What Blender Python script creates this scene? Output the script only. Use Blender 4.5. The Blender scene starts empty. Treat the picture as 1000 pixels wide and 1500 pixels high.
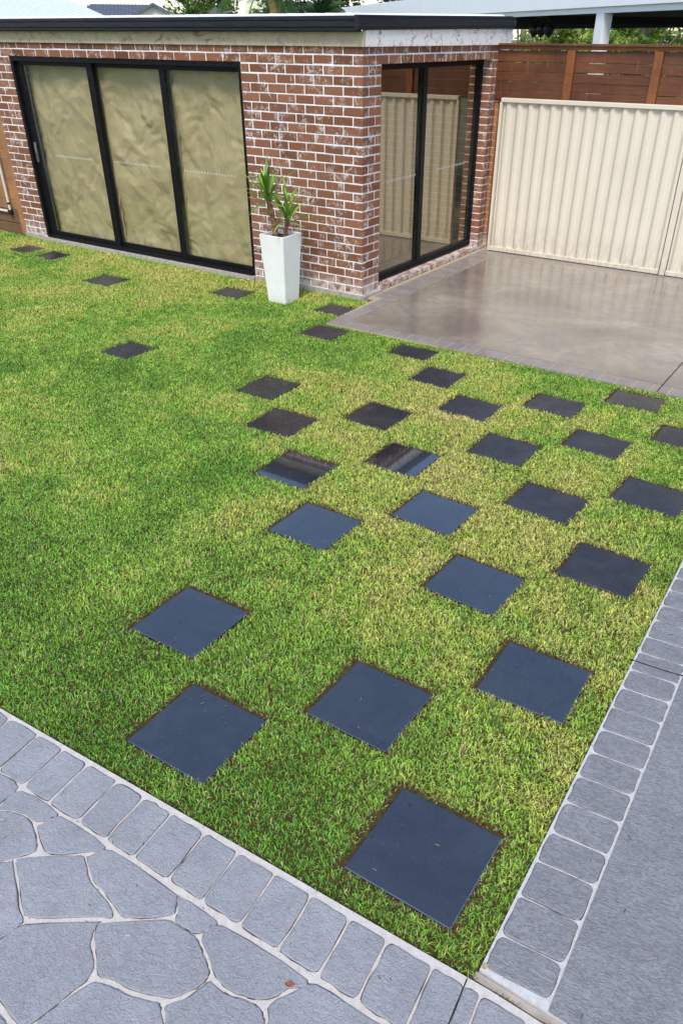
import bpy, bmesh, math, random
import numpy as np
from mathutils import Vector, Matrix, noise as mnoise

# ------------------------------------------------------------------ camera, sky, sun, exposure
scene = bpy.context.scene
COL = scene.collection
cam_data = bpy.data.cameras.new('camera')
cam = bpy.data.objects.new('camera', cam_data)
COL.objects.link(cam)
cam_data.sensor_fit = 'AUTO'
cam_data.sensor_width = 36.0
cam_data.lens = 1119.5 / 1500.0 * 36.0
cam_data.shift_x = -31.0 / 1500.0
cam_data.shift_y = 71.0 / 1500.0
cam_data.clip_start = 0.05
cam_data.clip_end = 2000.0
pitch, roll, yaw = math.radians(34.51), math.radians(0.26), math.radians(-33.46)
fw = Vector((math.sin(yaw) * math.cos(pitch), math.cos(yaw) * math.cos(pitch), -math.sin(pitch)))
rt = Vector((math.cos(yaw), -math.sin(yaw), 0))
up = rt.cross(fw)
rt2 = rt * math.cos(roll) + up * math.sin(roll)
up2 = -rt * math.sin(roll) + up * math.cos(roll)
CAMZ = 2.4366
M = Matrix((rt2, up2, -fw)).transposed().to_4x4()
M.translation = Vector((0, 0, CAMZ))
cam.matrix_world = M
scene.camera = cam

world = bpy.data.worlds.new('World')
scene.world = world
world.use_nodes = True
wn = world.node_tree
bgn = wn.nodes['Background']
sky = wn.nodes.new('ShaderNodeTexSky')
sky.sky_type = 'NISHITA'
sky.sun_disc = False
SUN_EL, SUN_AZ = math.radians(52), math.radians(157)      # azimuth clockwise from +Y
sky.sun_elevation = SUN_EL
sky.sun_rotation = SUN_AZ
sky.air_density = 1.0
sky.dust_density = 0.6
sky.ozone_density = 1.0
wn.links.new(sky.outputs[0], bgn.inputs[0])
bgn.inputs[1].default_value = 0.10
sun_d = bpy.data.lights.new('sun', 'SUN')
sun_d.energy = 1.5
sun_d.angle = math.radians(20)
sun_d.color = (1.0, 0.95, 0.88)
sun = bpy.data.objects.new('sun', sun_d)
COL.objects.link(sun)
sdir = Vector((math.sin(SUN_AZ) * math.cos(SUN_EL), math.cos(SUN_AZ) * math.cos(SUN_EL), math.sin(SUN_EL)))
sun.rotation_euler = sdir.to_track_quat('Z', 'Y').to_euler()
sun.location = sdir * 30
scene.view_settings.view_transform = 'Standard'
scene.view_settings.look = 'None'
scene.view_settings.gamma = 1.0
scene.view_settings.use_curve_mapping = False
scene.view_settings.exposure = 1.3

RNG = random.Random(7)
NPR = np.random.default_rng(11)
PI = math.pi

# ------------------------------------------------------------------ measured layout (metres, ground at z = 0)
PAVERS = {"A":[-0.74,1.5381,0.428,0.419,0.0134],"B":[-1.8399,1.5141,0.4236,0.4055,0.02],"C":[-1.3153,2.0575,0.4053,0.4008,-0.0021],"D":[-2.3942,2.0412,0.4162,0.413,0.0198],"E":[-0.7693,2.6057,0.4119,0.3844,0.03],"F":[-1.3439,3.1281,0.417,0.3775,-0.03],"G":[-0.802,3.6507,0.4021,0.373,-0.03],"H":[-2.4129,3.129,0.4105,0.3858,-0.0066],"I":[-1.8868,3.668,0.4033,0.3759,-0.0222],"J":[-1.3555,4.1746,0.4107,0.3495,-0.03],"K":[-0.8205,4.6287,0.4167,0.3429,-0.03],"L":[-2.9542,3.6439,0.4056,0.3948,-0.0002],"M":[-2.4246,4.1798,0.3936,0.372,0.0201],"N":[-1.9026,4.7223,0.4013,0.3645,0.0019],"O":[-1.3811,5.1767,0.3945,0.315,-0.03],"P":[-0.864,5.6264,0.4,0.3066,0.0],"Q":[-3.5119,4.1883,0.3942,0.3763,0.03],"R":[-2.9707,4.7051,0.3762,0.3819,-0.0219],"S":[-2.441,5.2458,0.3914,0.3525,-0.0229],"T":[-1.9029,5.6714,0.4014,0.3121,-0.03],"U":[-1.392,6.1297,0.3986,0.2963,-0.0093],"V":[-4.0466,4.6779,0.3655,0.3891,0.0169],"W":[-2.9821,5.6817,0.3565,0.3511,0.0162],"X":[-3.4785,6.1115,0.3878,0.2687,0.0064],"Y":[-4.5092,6.1115,0.365,0.325,0.015],"Z":[-4.8629,6.7972,0.33,0.3,0.015],"AA":[-5.7295,4.6565,0.3368,0.3456,-0.03],"BB":[-7.8344,6.2179,0.419,0.3531,0.015],"CC":[-6.216,6.6667,0.3886,0.3,0.015],"DD":[-9.4111,6.6755,0.3627,0.3068,0.015],"EE":[-9.9958,6.7042,0.33,0.3,0.015]}
PATHJ = [-2.55,-2.372,-2.22,-2.072,-1.908,-1.762,-1.619,-1.453,-1.297,-1.133,-0.977,-0.819,-0.674,-0.509]
DRIVEJ = [1.261,1.404,1.567,1.726,1.869,2.03,2.176,2.325,2.474,2.627,2.769,2.913,3.056,3.192,3.344,3.489,3.643,3.775,3.901]
STONES = [[[-2.5106,0.8697],[-2.3245,0.8974],[-2.2127,0.8952],[-2.2029,0.8121],[-2.2004,0.6662]],[[-2.1824,0.8917],[-1.9769,0.9007],[-2.0145,0.8373],[-2.0816,0.8329],[-2.1369,0.8161],[-2.1737,0.7975],[-2.1886,0.814]],[[-2.2849,0.6933],[-2.1671,0.787],[-2.1004,0.8166],[-2.026,0.8188],[-1.9442,0.7813],[-1.9158,0.7558],[-1.9296,0.7209],[-1.9851,0.6592],[-2.0892,0.5666]],[[-1.9849,0.821],[-1.9848,0.8391],[-1.9551,0.8991],[-1.716,0.9043],[-1.7582,0.8509],[-1.8496,0.7797],[-1.8954,0.7796]],[[-1.9273,0.6879],[-1.929,0.7033],[-1.8445,0.7698],[-1.7568,0.8283],[-1.7322,0.8249],[-1.6509,0.7794],[-1.5867,0.7696],[-1.5242,0.7572],[-1.4937,0.7423],[-1.4919,0.729],[-1.544,0.6982],[-1.695,0.5933],[-1.722,0.584],[-1.7459,0.5855],[-1.8394,0.6379],[-1.9095,0.675]],[[-2.0843,0.5634],[-1.9731,0.6508],[-1.9475,0.6744],[-1.93,0.673],[-1.7798,0.5835],[-1.7225,0.5577],[-1.7337,0.4828],[-1.7894,0.3726]],[[-1.7256,0.8359],[-1.7263,0.8488],[-1.6784,0.9076],[-1.3759,0.9105],[-1.3608,0.9084],[-1.3306,0.8717],[-1.3278,0.853],[-1.378,0.805],[-1.4527,0.7592],[-1.4943,0.7653],[-1.5767,0.7837],[-1.6412,0.7922]],[[-1.3475,0.9112],[-1.1873,0.9179],[-1.192,0.8835],[-1.2076,0.8534],[-1.2465,0.8471],[-1.2954,0.8429],[-1.3103,0.8706]],[[-1.7672,0.3821],[-1.7237,0.4757],[-1.7028,0.5538],[-1.5204,0.6869],[-1.5054,0.6856],[-1.487,0.6475],[-1.4588,0.621],[-1.4269,0.604],[-1.4027,0.5836],[-1.3911,0.5454],[-1.4031,0.4976],[-1.4089,0.4477],[-1.4274,0.3674],[-1.4326,0.357],[-1.4477,0.3539],[-1.505,0.3551],[-1.5663,0.3653],[-1.7221,0.3525]],[[-1.5016,0.691],[-1.4959,0.7005],[-1.3312,0.8219],[-1.2961,0.831],[-1.2083,0.8363],[-1.1612,0.8186],[-1.1129,0.7926],[-1.0896,0.7771],[-1.0816,0.747],[-1.0973,0.7091],[-1.1248,0.6662],[-1.1681,0.6397],[-1.255,0.6088],[-1.3241,0.5977],[-1.3707,0.5819],[-1.4309,0.6278],[-1.4722,0.6518]],[[-1.1857,0.8541],[-1.1539,0.9146],[-0.8209,0.931],[-0.8538,0.8765],[-0.8646,0.8496],[-0.8792,0.8276],[-0.9102,0.7997],[-0.9508,0.7896],[-0.9794,0.7779],[-1.0228,0.7762],[-1.0641,0.7839],[-1.1238,0.8169]],[[-1.3704,0.5467],[-1.3404,0.5667],[-1.3015,0.5778],[-1.2364,0.5918],[-1.165,0.6186],[-1.1474,0.6197],[-1.1117,0.5964],[-1.0131,0.5113],[-1.2571,0.3486],[-1.404,0.3738],[-1.3922,0.4709]],[[-1.1232,0.6359],[-1.085,0.6903],[-1.0681,0.751],[-1.0639,0.7588],[-1.0285,0.7575],[-0.9804,0.7601],[-0.9388,0.7757],[-0.8959,0.7828],[-0.8669,0.7738],[-0.8461,0.7551],[-0.7543,0.6628],[-0.9841,0.5096],[-1.0981,0.6055]],[[-0.8629,0.8143],[-0.8274,0.8769],[-0.7812,0.9349],[-0.5842,0.9437],[-0.454,0.949],[-0.3912,0.8432],[-0.7026,0.6357],[-0.8406,0.7773]],[[-1.6934,0.3337],[-1.5205,0.3331],[-1.4866,0.3279],[-1.4256,0.3121],[-1.3115,0.2298],[-1.4382,0.1453]]]
DECALF = [[[-9.8231,1.0763],[-9.1362,1.0826]],[[-8.7438,1.0862],[-7.9306,1.0829]],[[-7.4668,1.0798],[-6.6798,1.0892]]]
DECALW = [[[7.9155,1.0952],[8.6321,1.0973]],[[9.1427,1.0831],[9.8615,1.0851]]]

# ------------------------------------------------------------------ helpers
def tag(o, label=None, cat=None, group=None, kind=None):
    if label: o['label'] = label
    if cat: o['category'] = cat
    if group: o['group'] = group
    if kind: o['kind'] = kind
    return o

def empty(name, loc=(0, 0, 0), rz=0.0, parent=None):
    o = bpy.data.objects.new(name, None)
    o.empty_display_size = 0.1
    COL.objects.link(o)
    o.location = loc
    o.rotation_euler = (0, 0, rz)
    if parent: o.parent = parent
    return o

def link(name, me, m=None, parent=None, smooth=False):
    o = bpy.data.objects.new(name, me)
    COL.objects.link(o)
    if m is not None and not me.materials: me.materials.append(m)
    if parent: o.parent = parent
    if smooth:
        me.polygons.foreach_set('use_smooth', [True] * len(me.polygons))
    return o

class MB:
    """collects shapes into one mesh"""
    def __init__(self):
        self.v = []; self.f = []
    def add(self, vs, fs):
        b = len(self.v)
        self.v += [tuple(p) for p in vs]
        self.f += [tuple(i + b for i in f) for f in fs]
        return self
    def box(self, x0, x1, y0, y1, z0, z1):
        vs = [(x0, y0, z0), (x1, y0, z0), (x1, y1, z0), (x0, y1, z0), (x0, y0, z1), (x1, y0, z1), (x1, y1, z1), (x0, y1, z1)]
        fs = [(0, 3, 2, 1), (4, 5, 6, 7), (0, 1, 5, 4), (1, 2, 6, 5), (2, 3, 7, 6), (3, 0, 4, 7)]
        return self.add(vs, fs)
    def cbox(self, x0, x1, y0, y1, z0, z1, c=0.004):
        """box with every edge chamfered"""
        bm = bmesh.new()
        bmesh.ops.create_cube(bm, size=1)
        for v in bm.verts:
            v.co = Vector(((x0 + x1) / 2 + v.co.x * (x1 - x0), (y0 + y1) / 2 + v.co.y * (y1 - y0), (z0 + z1) / 2 + v.co.z * (z1 - z0)))
        bmesh.ops.bevel(bm, geom=bm.edges[:], offset=c, segments=1, affect='EDGES')
        bm.verts.index_update()
        self.add([v.co[:] for v in bm.verts], [[v.index for v in f.verts] for f in bm.faces])
        bm.free()
        return self
    def tube(self, pts, rad, n=8, caps=True):
        pts = [Vector(p) for p in pts]
        rads = rad if isinstance(rad, (list, tuple)) else [rad] * len(pts)
        rings = []
        for i, p in enumerate(pts):
            d = (pts[min(i + 1, len(pts) - 1)] - pts[max(i - 1, 0)]).normalized()
            a = d.orthogonal().normalized() if i == 0 else (rings[-1][1] - d * rings[-1][1].dot(d)).normalized()
            rings.append((p, a, d.cross(a)))
        vs = []; fs = []
        for (p, a, b), r in zip(rings, rads):
            vs += [p + a * (r * math.cos(2 * PI * k / n)) + b * (r * math.sin(2 * PI * k / n)) for k in range(n)]
        for i in range(len(pts) - 1):
            for k in range(n):
                k2 = (k + 1) % n
                fs.append((i * n + k, i * n + k2, (i + 1) * n + k2, (i + 1) * n + k))
        if caps:
            fs.append(tuple(reversed(range(n)))); fs.append(tuple((len(pts) - 1) * n + k for k in range(n)))
        return self.add(vs, fs)
    def extrude_profile(self, prof, a, b, axis):
        """prof: list of (u, z); runs along axis 'x' (u = y) or 'y' (u = x) from a to b"""
        n = len(prof); vs = []
        for t in (a, b):
            for u, z in prof:
                vs.append((t, u, z) if axis == 'x' else (u, t, z))
        fs = [(i, (i + 1) % n, n + (i + 1) % n, n + i) for i in range(n)]
        fs += [tuple(reversed(range(n))), tuple(range(n, 2 * n))]
        return self.add(vs, fs)
    def mesh(self, name):
        me = bpy.data.meshes.new(name)
        me.from_pydata(self.v, [], self.f)
        bm = bmesh.new(); bm.from_mesh(me)
        bmesh.ops.recalc_face_normals(bm, faces=bm.faces[:])
        bm.to_mesh(me); bm.free()
        me.update()
        return me
    def build(self, name, m, parent=None, smooth=False):
        return link(name, self.mesh(name), m, parent, smooth)

# ------------------------------------------------------------------ materials
class Mat:
    def __init__(self, name):
        self.m = bpy.data.materials.new(name)
        self.m.use_nodes = True
        self.nt = self.m.node_tree
        self.b = self.nt.nodes['Principled BSDF']
        self._tc = None
    def n(self, t, **kw):
        x = self.nt.nodes.new(t)
        for k, v in kw.items():
            if k in ('i',):
                for kk, vv in v.items(): x.inputs[kk].default_value = vv
            else: setattr(x, k, v)
        return x
    def l(self, a, b): self.nt.links.new(a, b)
    def set(self, **kw):
        for k, v in kw.items():
            self.b.inputs[k.replace('_', ' ')].default_value = v
        return self
    def pos(self, obj=False):
        if obj:
            return self.n('ShaderNodeTexCoord').outputs['Object']
        return self.n('ShaderNodeNewGeometry').outputs['Position']
    def noise(self, scale, detail=4, rough=0.55, vec=None, dist=0.0, stretch=None):
        x = self.n('ShaderNodeTexNoise', i={'Scale': scale, 'Detail': detail, 'Roughness': rough, 'Distortion': dist})
        v = vec if vec is not None else self.pos()
        if stretch:
            mp = self.n('ShaderNodeMapping', i={'Scale': stretch})
            self.l(v, mp.inputs[0]); v = mp.outputs[0]
        self.l(v, x.inputs['Vector'])
        return x.outputs['Fac']
    def ramp(self, fac, stops, interp='LINEAR'):
        r = self.n('ShaderNodeValToRGB')
        r.color_ramp.interpolation = interp
        el = r.color_ramp.elements
        while len(el) < len(stops): el.new(0.5)
        for e, (p, c) in zip(el, stops):
            e.position = p
            e.color = (*c, 1) if isinstance(c, tuple) else (c, c, c, 1)
        self.l(fac, r.inputs[0])
        return r.outputs[0]
    def mix(self, fac, a, b, mode='MIX'):
        x = self.n('ShaderNodeMix', data_type='RGBA', blend_type=mode)
        for s, k in ((fac, 0), (a, 6), (b, 7)):
            if hasattr(s, 'node'): self.l(s, x.inputs[k])
            elif isinstance(s, tuple): x.inputs[k].default_value = (*s, 1)
            else: x.inputs[k].default_value = s
        return x.outputs[2]
    def math(self, op, a, b=0.5):
        x = self.n('ShaderNodeMath', operation=op)
        for s, k in ((a, 0), (b, 1)):
            if hasattr(s, 'node'): self.l(s, x.inputs[k])
            else: x.inputs[k].default_value = s
        return x.outputs[0]
    def rand(self): return self.n('ShaderNodeObjectInfo').outputs['Random']
    def bump(self, h, strength=0.3, dist=0.01):
        x = self.n('ShaderNodeBump', i={'Strength': strength, 'Distance': dist})
        self.l(h, x.inputs['Height'])
        self.l(x.outputs[0], self.b.inputs['Normal'])
        return x
    def col(self, c): self.l(c, self.b.inputs['Base Color'])
    def rough(self, c): self.l(c, self.b.inputs['Roughness'])

MT = {}
def simple(name, base, rough=0.6, var=0.25, scale=14, spec=0.4, metal=0.0, bump=0.0):
    m = Mat(name)
    d = tuple(c * (1 - var) for c in base); h = tuple(min(1, c * (1 + var)) for c in base)
    m.col(m.ramp(m.noise(scale, 5), [(0.3, d), (0.7, h)]))
    m.set(Roughness=rough, Metallic=metal, Specular_IOR_Level=spec)
    if bump: m.bump(m.noise(scale * 6, 3), bump, 0.004)
    MT[name] = m.m
    return m.m

def brick_mat(name, dark, light, smear):
    m = Mat(name)
    r = m.rand()
    base = m.ramp(r, [(0.0, dark), (0.45, tuple((a + b) / 2 for a, b in zip(dark, light))), (0.85, light), (1.0, tuple(c * 0.62 for c in dark))])
    g = m.noise(60, 4, 0.7)
    base = m.mix(m.ramp(g, [(0.35, 0.55), (0.7, 0.0)]), base, tuple(c * 0.5 for c in dark))
    # wash of pale mortar left on the faces, heavier near the base of the wall
    sm = m.noise(5.5, 3, 0.6, dist=0.6)
    st = m.noise(26, 4, 0.65, dist=1.2)
    mul = m.math('MULTIPLY', m.ramp(sm, [(0.50, 0.0), (0.62, 1.0)]), m.ramp(st, [(0.50, 0.0), (0.56, 1.0)]))
    fine = m.ramp(m.noise(34, 3, 0.6, dist=2.0), [(0.66, 0.0), (0.73, 0.75)])
    sep = m.n('ShaderNodeSeparateXYZ'); m.l(m.pos(), sep.inputs[0])
    zz = m.n('ShaderNodeMapRange', i={1: 0.05, 2: 0.22, 3: 0.9, 4: 0.0}); m.l(sep.outputs[2], zz.inputs[0])
    low = m.math('MULTIPLY', zz.outputs[0], m.ramp(m.noise(13, 4), [(0.35, 0.0), (0.6, 1.0)]))
    fac = m.math('MAXIMUM', m.math('MAXIMUM', m.math('MULTIPLY', mul, smear), m.math('MULTIPLY', fine, smear)), low)
    m.col(m.mix(fac, base, (0.60, 0.52, 0.48)))
    m.set(Roughness=0.82, Specular_IOR_Level=0.25)
    m.bump(m.noise(110, 4, 0.7), 0.5, 0.004)
    MT[name] = m.m
brick_mat('brick_red', (0.20, 0.078, 0.040), (0.33, 0.142, 0.078), 0.68)
brick_mat('brick_orange', (0.42, 0.16, 0.055), (0.52, 0.22, 0.08), 0.15)

m = Mat('mortar')
m.col(m.ramp(m.noise(24, 5, 0.6), [(0.25, (0.55, 0.49, 0.46)), (0.5, (0.80, 0.77, 0.75))]))
m.set(Roughness=0.9, Specular_IOR_Level=0.2); m.bump(m.noise(90, 4), 0.6, 0.005); MT['mortar'] = m.m

m = Mat('fascia_paint')
pn = m.noise(7, 5, 0.65, dist=0.8)
pk = m.noise(22, 4, 0.7, dist=1.0)
msk = m.math('MULTIPLY', m.ramp(pn, [(0.52, 0.0), (0.58, 1.0)]), m.ramp(pk, [(0.48, 0.0), (0.58, 0.85)]))
m.col(m.mix(msk, m.ramp(m.noise(40, 3), [(0.3, (0.74, 0.68, 0.62)), (0.7, (0.86, 0.81, 0.76))]), (0.28, 0.17, 0.14)))
m.set(Roughness=0.75); MT['fascia'] = m.m
m = Mat('fascia_tan_shade')  # tan base has the gutter's shadow painted in; darker mottling is weathering
pn = m.noise(5, 5, 0.65, dist=0.8, stretch=(0.6, 1, 1.6))
c = m.ramp(m.noise(16, 4, 0.6), [(0.3, (0.42, 0.335, 0.215)), (0.7, (0.56, 0.46, 0.31))])
m.col(m.mix(m.ramp(pn, [(0.56, 0.0), (0.64, 0.8)]), c, (0.25, 0.14, 0.10)))
m.set(Roughness=0.8); MT['fascia_tan_shade'] = m.m

m = Mat('gutter_metal')
m.col(m.ramp(m.noise(9, 5, 0.7, stretch=(0.4, 0.4, 6)), [(0.3, (0.006, 0.007, 0.011)), (0.75, (0.020, 0.022, 0.032))]))
m.set(Roughness=0.3, Specular_IOR_Level=0.25); MT['gutter'] = m.m
m = Mat('black_aluminium')
m.col(m.ramp(m.noise(30, 4), [(0.3, (0.004, 0.004, 0.005)), (0.8, (0.012, 0.012, 0.014))]))
m.set(Roughness=0.4, Specular_IOR_Level=0.12); MT['alu'] = m.m

def glass(name, ior, tint, dirt, refl=(1, 1, 1)):
    m = Mat(name)
    nt = m.nt
    out = nt.nodes['Material Output']
    tr = m.n('ShaderNodeBsdfTransparent'); tr.inputs[0].default_value = (*tint, 1)
    gl = m.n('ShaderNodeBsdfGlossy', i={'Roughness': 0.01, 'Color': (*refl, 1)})
    geo = m.n('ShaderNodeNewGeometry')
    dt = m.n('ShaderNodeVectorMath', operation='DOT_PRODUCT'); m.l(geo.outputs['Normal'], dt.inputs[0]); m.l(geo.outputs['Incoming'], dt.inputs[1])
    f0 = ((ior - 1) / (ior + 1)) ** 2
    om = m.math('SUBTRACT', 1.0, m.math('ABSOLUTE', dt.outputs['Value'], 0.0))
    fr_ = m.math('ADD', m.math('MULTIPLY', m.math('POWER', om, 5.0), 1 - f0), f0)
    bp = m.n('ShaderNodeBump', i={'Strength': 0.03, 'Distance': 0.01})
    m.l(m.noise(2.2, 2), bp.inputs['Height']); m.l(bp.outputs[0], gl.inputs['Normal'])
    mx = m.n('ShaderNodeMixShader'); m.l(fr_, mx.inputs[0]); m.l(tr.outputs[0], mx.inputs[1]); m.l(gl.outputs[0], mx.inputs[2])
    df = m.n('ShaderNodeBsdfDiffuse'); df.inputs[0].default_value = (0.7, 0.7, 0.68, 1)
    spots = m.ramp(m.noise(9, 4, 0.7, dist=0.4), [(0.66, 0.0), (0.78, dirt)])
    haze_ = m.ramp(m.noise(1.3, 3), [(0.4, 0.0), (0.8, dirt * 0.16)])
    m2 = m.n('ShaderNodeMixShader'); m.l(m.math('MAXIMUM', spots, haze_), m2.inputs[0]); m.l(mx.outputs[0], m2.inputs[1]); m.l(df.outputs[0], m2.inputs[2])
    m.l(m2.outputs[0], out.inputs[0])
    MT[name] = m.m
glass('door_glass', 1.5, (0.90, 0.92, 0.90), 0.10)
glass('window_glass', 3.1, (0.76, 0.74, 0.68), 0.35, (1.0, 0.92, 0.76))

m = Mat('kraft_paper')
m.col(m.ramp(m.noise(5, 6, 0.7), [(0.25, (0.45, 0.335, 0.18)), (0.75, (0.60, 0.460, 0.27))]))
m.set(Roughness=0.6, Specular_IOR_Level=0.4); MT['paper'] = m.m

def black_stone(name, base, r_lo, r_hi, coat, film):
    m = Mat(name)
    rnd = m.rand()
    off = m.n('ShaderNodeVectorMath', operation='ADD'); m.l(m.pos(), off.inputs[0]); m.l(m.math('MULTIPLY', rnd, 37.0), off.inputs[1])
    v = off.outputs[0]
    c = m.ramp(m.noise(170, 3, 0.6), [(0.3, tuple(x * 0.6 for x in base)), (0.66, base), (0.76, (0.08, 0.08, 0.085))])
    dust = m.ramp(m.noise(4.5, 5, 0.65, vec=v, dist=0.8), [(0.42, 0.0), (0.72, 0.75)])
    c = m.mix(dust, c, tuple(x * 1.6 + 0.004 for x in base))
    c = m.mix(m.ramp(m.noise(60, 3, 0.6, vec=v), [(0.6, 0.0), (0.75, 0.35)]), c, (0.075, 0.075, 0.08))
    m.col(c)
    wet = m.ramp(m.noise(3.6, 4, 0.6, vec=v, dist=0.6), [(0.38, r_lo), (0.66, r_hi)])
    m.rough(wet)
    m.set(Specular_IOR_Level=0.5)
    drop = m.noise(130, 2, 0.5)
    bead = m.ramp(drop, [(0.64, 0.0), (0.70, 1.0)])
    m.bump(m.math('ADD', m.math('MULTIPLY', bead, 0.6), m.noise(8, 3, 0.5, vec=v)), film, 0.004)
    m.b.inputs['Coat Weight'].default_value = coat
    m.b.inputs['Coat Roughness'].default_value = 0.03
    m.b.inputs['Coat IOR'].default_value = 2.1
    MT[name] = m.m
black_stone('stone_wet', (0.017, 0.018, 0.022), 0.06, 0.30, 1.0, 0.10)
black_stone('stone_damp', (0.026, 0.026, 0.032), 0.28, 0.46, 0.0, 0.25)
black_stone('stone_part', (0.022, 0.021, 0.023), 0.16, 0.34, 0.12, 0.2)

def stencil(name, dark, light, broom):
    m = Mat(name)
    r = m.rand()
    c = m.ramp(m.noise(9, 6, 0.75, dist=0.6), [(0.3, dark), (0.7, light)])
    c = m.mix(m.ramp(m.noise(2.3, 4, 0.6), [(0.35, 0.0), (0.7, 0.55)]), c, tuple(x * 0.80 for x in dark))
    c = m.mix(m.ramp(r, [(0.0, 0.0), (1.0, 0.40)]), c, tuple(x * 0.66 for x in light))
    st = m.ramp(m.noise(14, 4, 0.7, dist=1.0), [(0.66, 0.0), (0.76, 0.35)])
    c = m.mix(st, c, tuple(min(1, x * 1.35) for x in light))
    pits = m.ramp(m.noise(130, 2, 0.5), [(0.30, 1.0), (0.36, 0.0)])
    c = m.mix(m.math('MULTIPLY', pits, 0.6), c, tuple(x * 0.3 for x in dark))
    grain = m.noise(150, 3, 0.65)
    c = m.mix(m.ramp(grain, [(0.35, 0.30), (0.65, 0.0)]), c, tuple(x * 0.55 for x in dark))
    if broom:
        w = m.noise(34, 3, 0.6, dist=1.6, stretch=(1.0, 2.2, 1.0))
        c = m.mix(m.ramp(w, [(0.42, 0.5 * broom), (0.54, 0.0)]), c, tuple(x * 0.5 for x in dark))
        m.bump(m.math('ADD', w, m.math('MULTIPLY', grain, 0.35)), 0.8, 0.008)
    else:
        m.bump(m.math('ADD', m.noise(42, 5, 0.7, dist=1.6), m.math('MULTIPLY', grain, 0.5)), 0.9, 0.010)
    m.col(c)
    m.set(Roughness=0.62, Specular_IOR_Level=0.35)
    MT[name] = m.m
stencil('stencil_grey', (0.295, 0.296, 0.314), (0.455, 0.455, 0.478), 0.0)
stencil('drive_grey', (0.215, 0.213, 0.228), (0.345, 0.343, 0.36), 1.0)

def joint(name, a, b):
    m = Mat(name)
    c = m.ramp(m.noise(40, 5, 0.7), [(0.25, a), (0.7, b)])
    sp = m.ramp(m.noise(120, 2), [(0.28, 0.7), (0.34, 0.0)])
    m.col(m.mix(sp, c, (0.12, 0.09, 0.07)))
    m.set(Roughness=0.85, Specular_IOR_Level=0.2); m.bump(m.noise(160, 3), 0.5, 0.003)
    MT[name] = m.m
joint('joint_cream', (0.43, 0.385, 0.35), (0.60, 0.55, 0.505))
joint('joint_white', (0.40, 0.385, 0.37), (0.57, 0.555, 0.54))
joint('joint_ochre', (0.33, 0.25, 0.15), (0.47, 0.38, 0.25))

m = Mat('wet_concrete')
n1 = m.noise(1.1, 6, 0.62, dist=0.5)
c = m.ramp(n1, [(0.3, (0.155, 0.122, 0.095)), (0.5, (0.255, 0.210, 0.165)), (0.7, (0.37, 0.315, 0.25))])
n2 = m.noise(3.2, 5, 0.6, dist=1.5)
c = m.mix(m.ramp(n2, [(0.5, 0.0), (0.66, 0.6)]), c, (0.19, 0.165, 0.17))
c = m.mix(m.ramp(m.noise(11, 5, 0.7, dist=0.8), [(0.5, 0.0), (0.7, 0.45)]), c, (0.17, 0.14, 0.115))
c = m.mix(m.ramp(m.noise(26, 3, 0.6), [(0.68, 0.0), (0.74, 0.5)]), c, (0.10, 0.08, 0.07))
m.col(c)
m.rough(m.ramp(m.noise(1.7, 5, 0.65), [(0.35, 0.15), (0.65, 0.24)]))
m.set(Specular_IOR_Level=0.6, Coat_Weight=0.35, Coat_Roughness=0.12, Coat_IOR=1.4)
m.bump(m.noise(16, 4, 0.6, dist=0.8), 0.10, 0.006)
MT['wet_concrete'] = m.m
m = Mat('wet_stencil')
r = m.rand()
c = m.ramp(m.noise(7, 5, 0.6), [(0.25, (0.18, 0.15, 0.14)), (0.75, (0.28, 0.245, 0.225))])
c = m.mix(m.ramp(r, [(0.0, 0.0), (1.0, 0.4)]), c, (0.32, 0.27, 0.23))
m.col(c); m.rough(m.ramp(m.noise(3, 4), [(0.3, 0.22), (0.7, 0.42)])); m.set(Specular_IOR_Level=0.55)
m.bump(m.noise(40, 4), 0.15, 0.004)
MT['wet_stencil'] = m.m

simple('concrete_pale', (0.34, 0.29, 0.25), 0.85, 0.3, 18, bump=0.4)
simple('floor_concrete', (0.42, 0.41, 0.37), 0.5, 0.15, 3)
simple('joint_shade', (0.055, 0.042, 0.034), 0.95, 0.4, 60)  # dark colour painted for the shadow line around paving pieces
simple('dark_gap', (0.012, 0.011, 0.010), 0.9)
m = Mat('cream_steel')
c = m.ramp(m.noise(2.0, 5), [(0.3, (0.61, 0.54, 0.43)), (0.7, (0.65, 0.58, 0.465))])
sp_ = m.n('ShaderNodeSeparateXYZ'); m.l(m.pos(), sp_.inputs[0])
mr_ = m.n('ShaderNodeMapRange', i={1: 0.02, 2: 0.42, 3: 0.75, 4: 0.0}); m.l(sp_.outputs[2], mr_.inputs[0])
gr_ = m.math('MULTIPLY', mr_.outputs[0], m.ramp(m.noise(22, 5, 0.7, stretch=(1, 1, 0.35)), [(0.4, 0.0), (0.75, 1.0)]))
ru_ = m.ramp(m.noise(6, 5, 0.7, stretch=(2.5, 2.5, 0.25)), [(0.6, 0.0), (0.8, 0.22)])
m.col(m.mix(m.math('MAXIMUM', gr_, ru_), c, (0.30, 0.24, 0.17)))
m.set(Roughness=0.42, Specular_IOR_Level=0.45); MT['cream_steel'] = m.m
simple('white_paint', (0.86, 0.86, 0.86), 0.45, 0.02, 3)
m = Mat('pot_white')
c = m.ramp(m.noise(8, 5), [(0.3, (0.74, 0.72, 0.665)), (0.7, (0.78, 0.76, 0.71))])
sp_ = m.n('ShaderNodeSeparateXYZ'); m.l(m.pos(), sp_.inputs[0])
mr_ = m.n('ShaderNodeMapRange', i={1: 0.0, 2: 0.12, 3: 0.4, 4: 0.0}); m.l(sp_.outputs[2], mr_.inputs[0])
gr_ = m.math('MULTIPLY', mr_.outputs[0], m.ramp(m.noise(45, 5, 0.7), [(0.45, 0.0), (0.62, 1.0)]))
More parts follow.
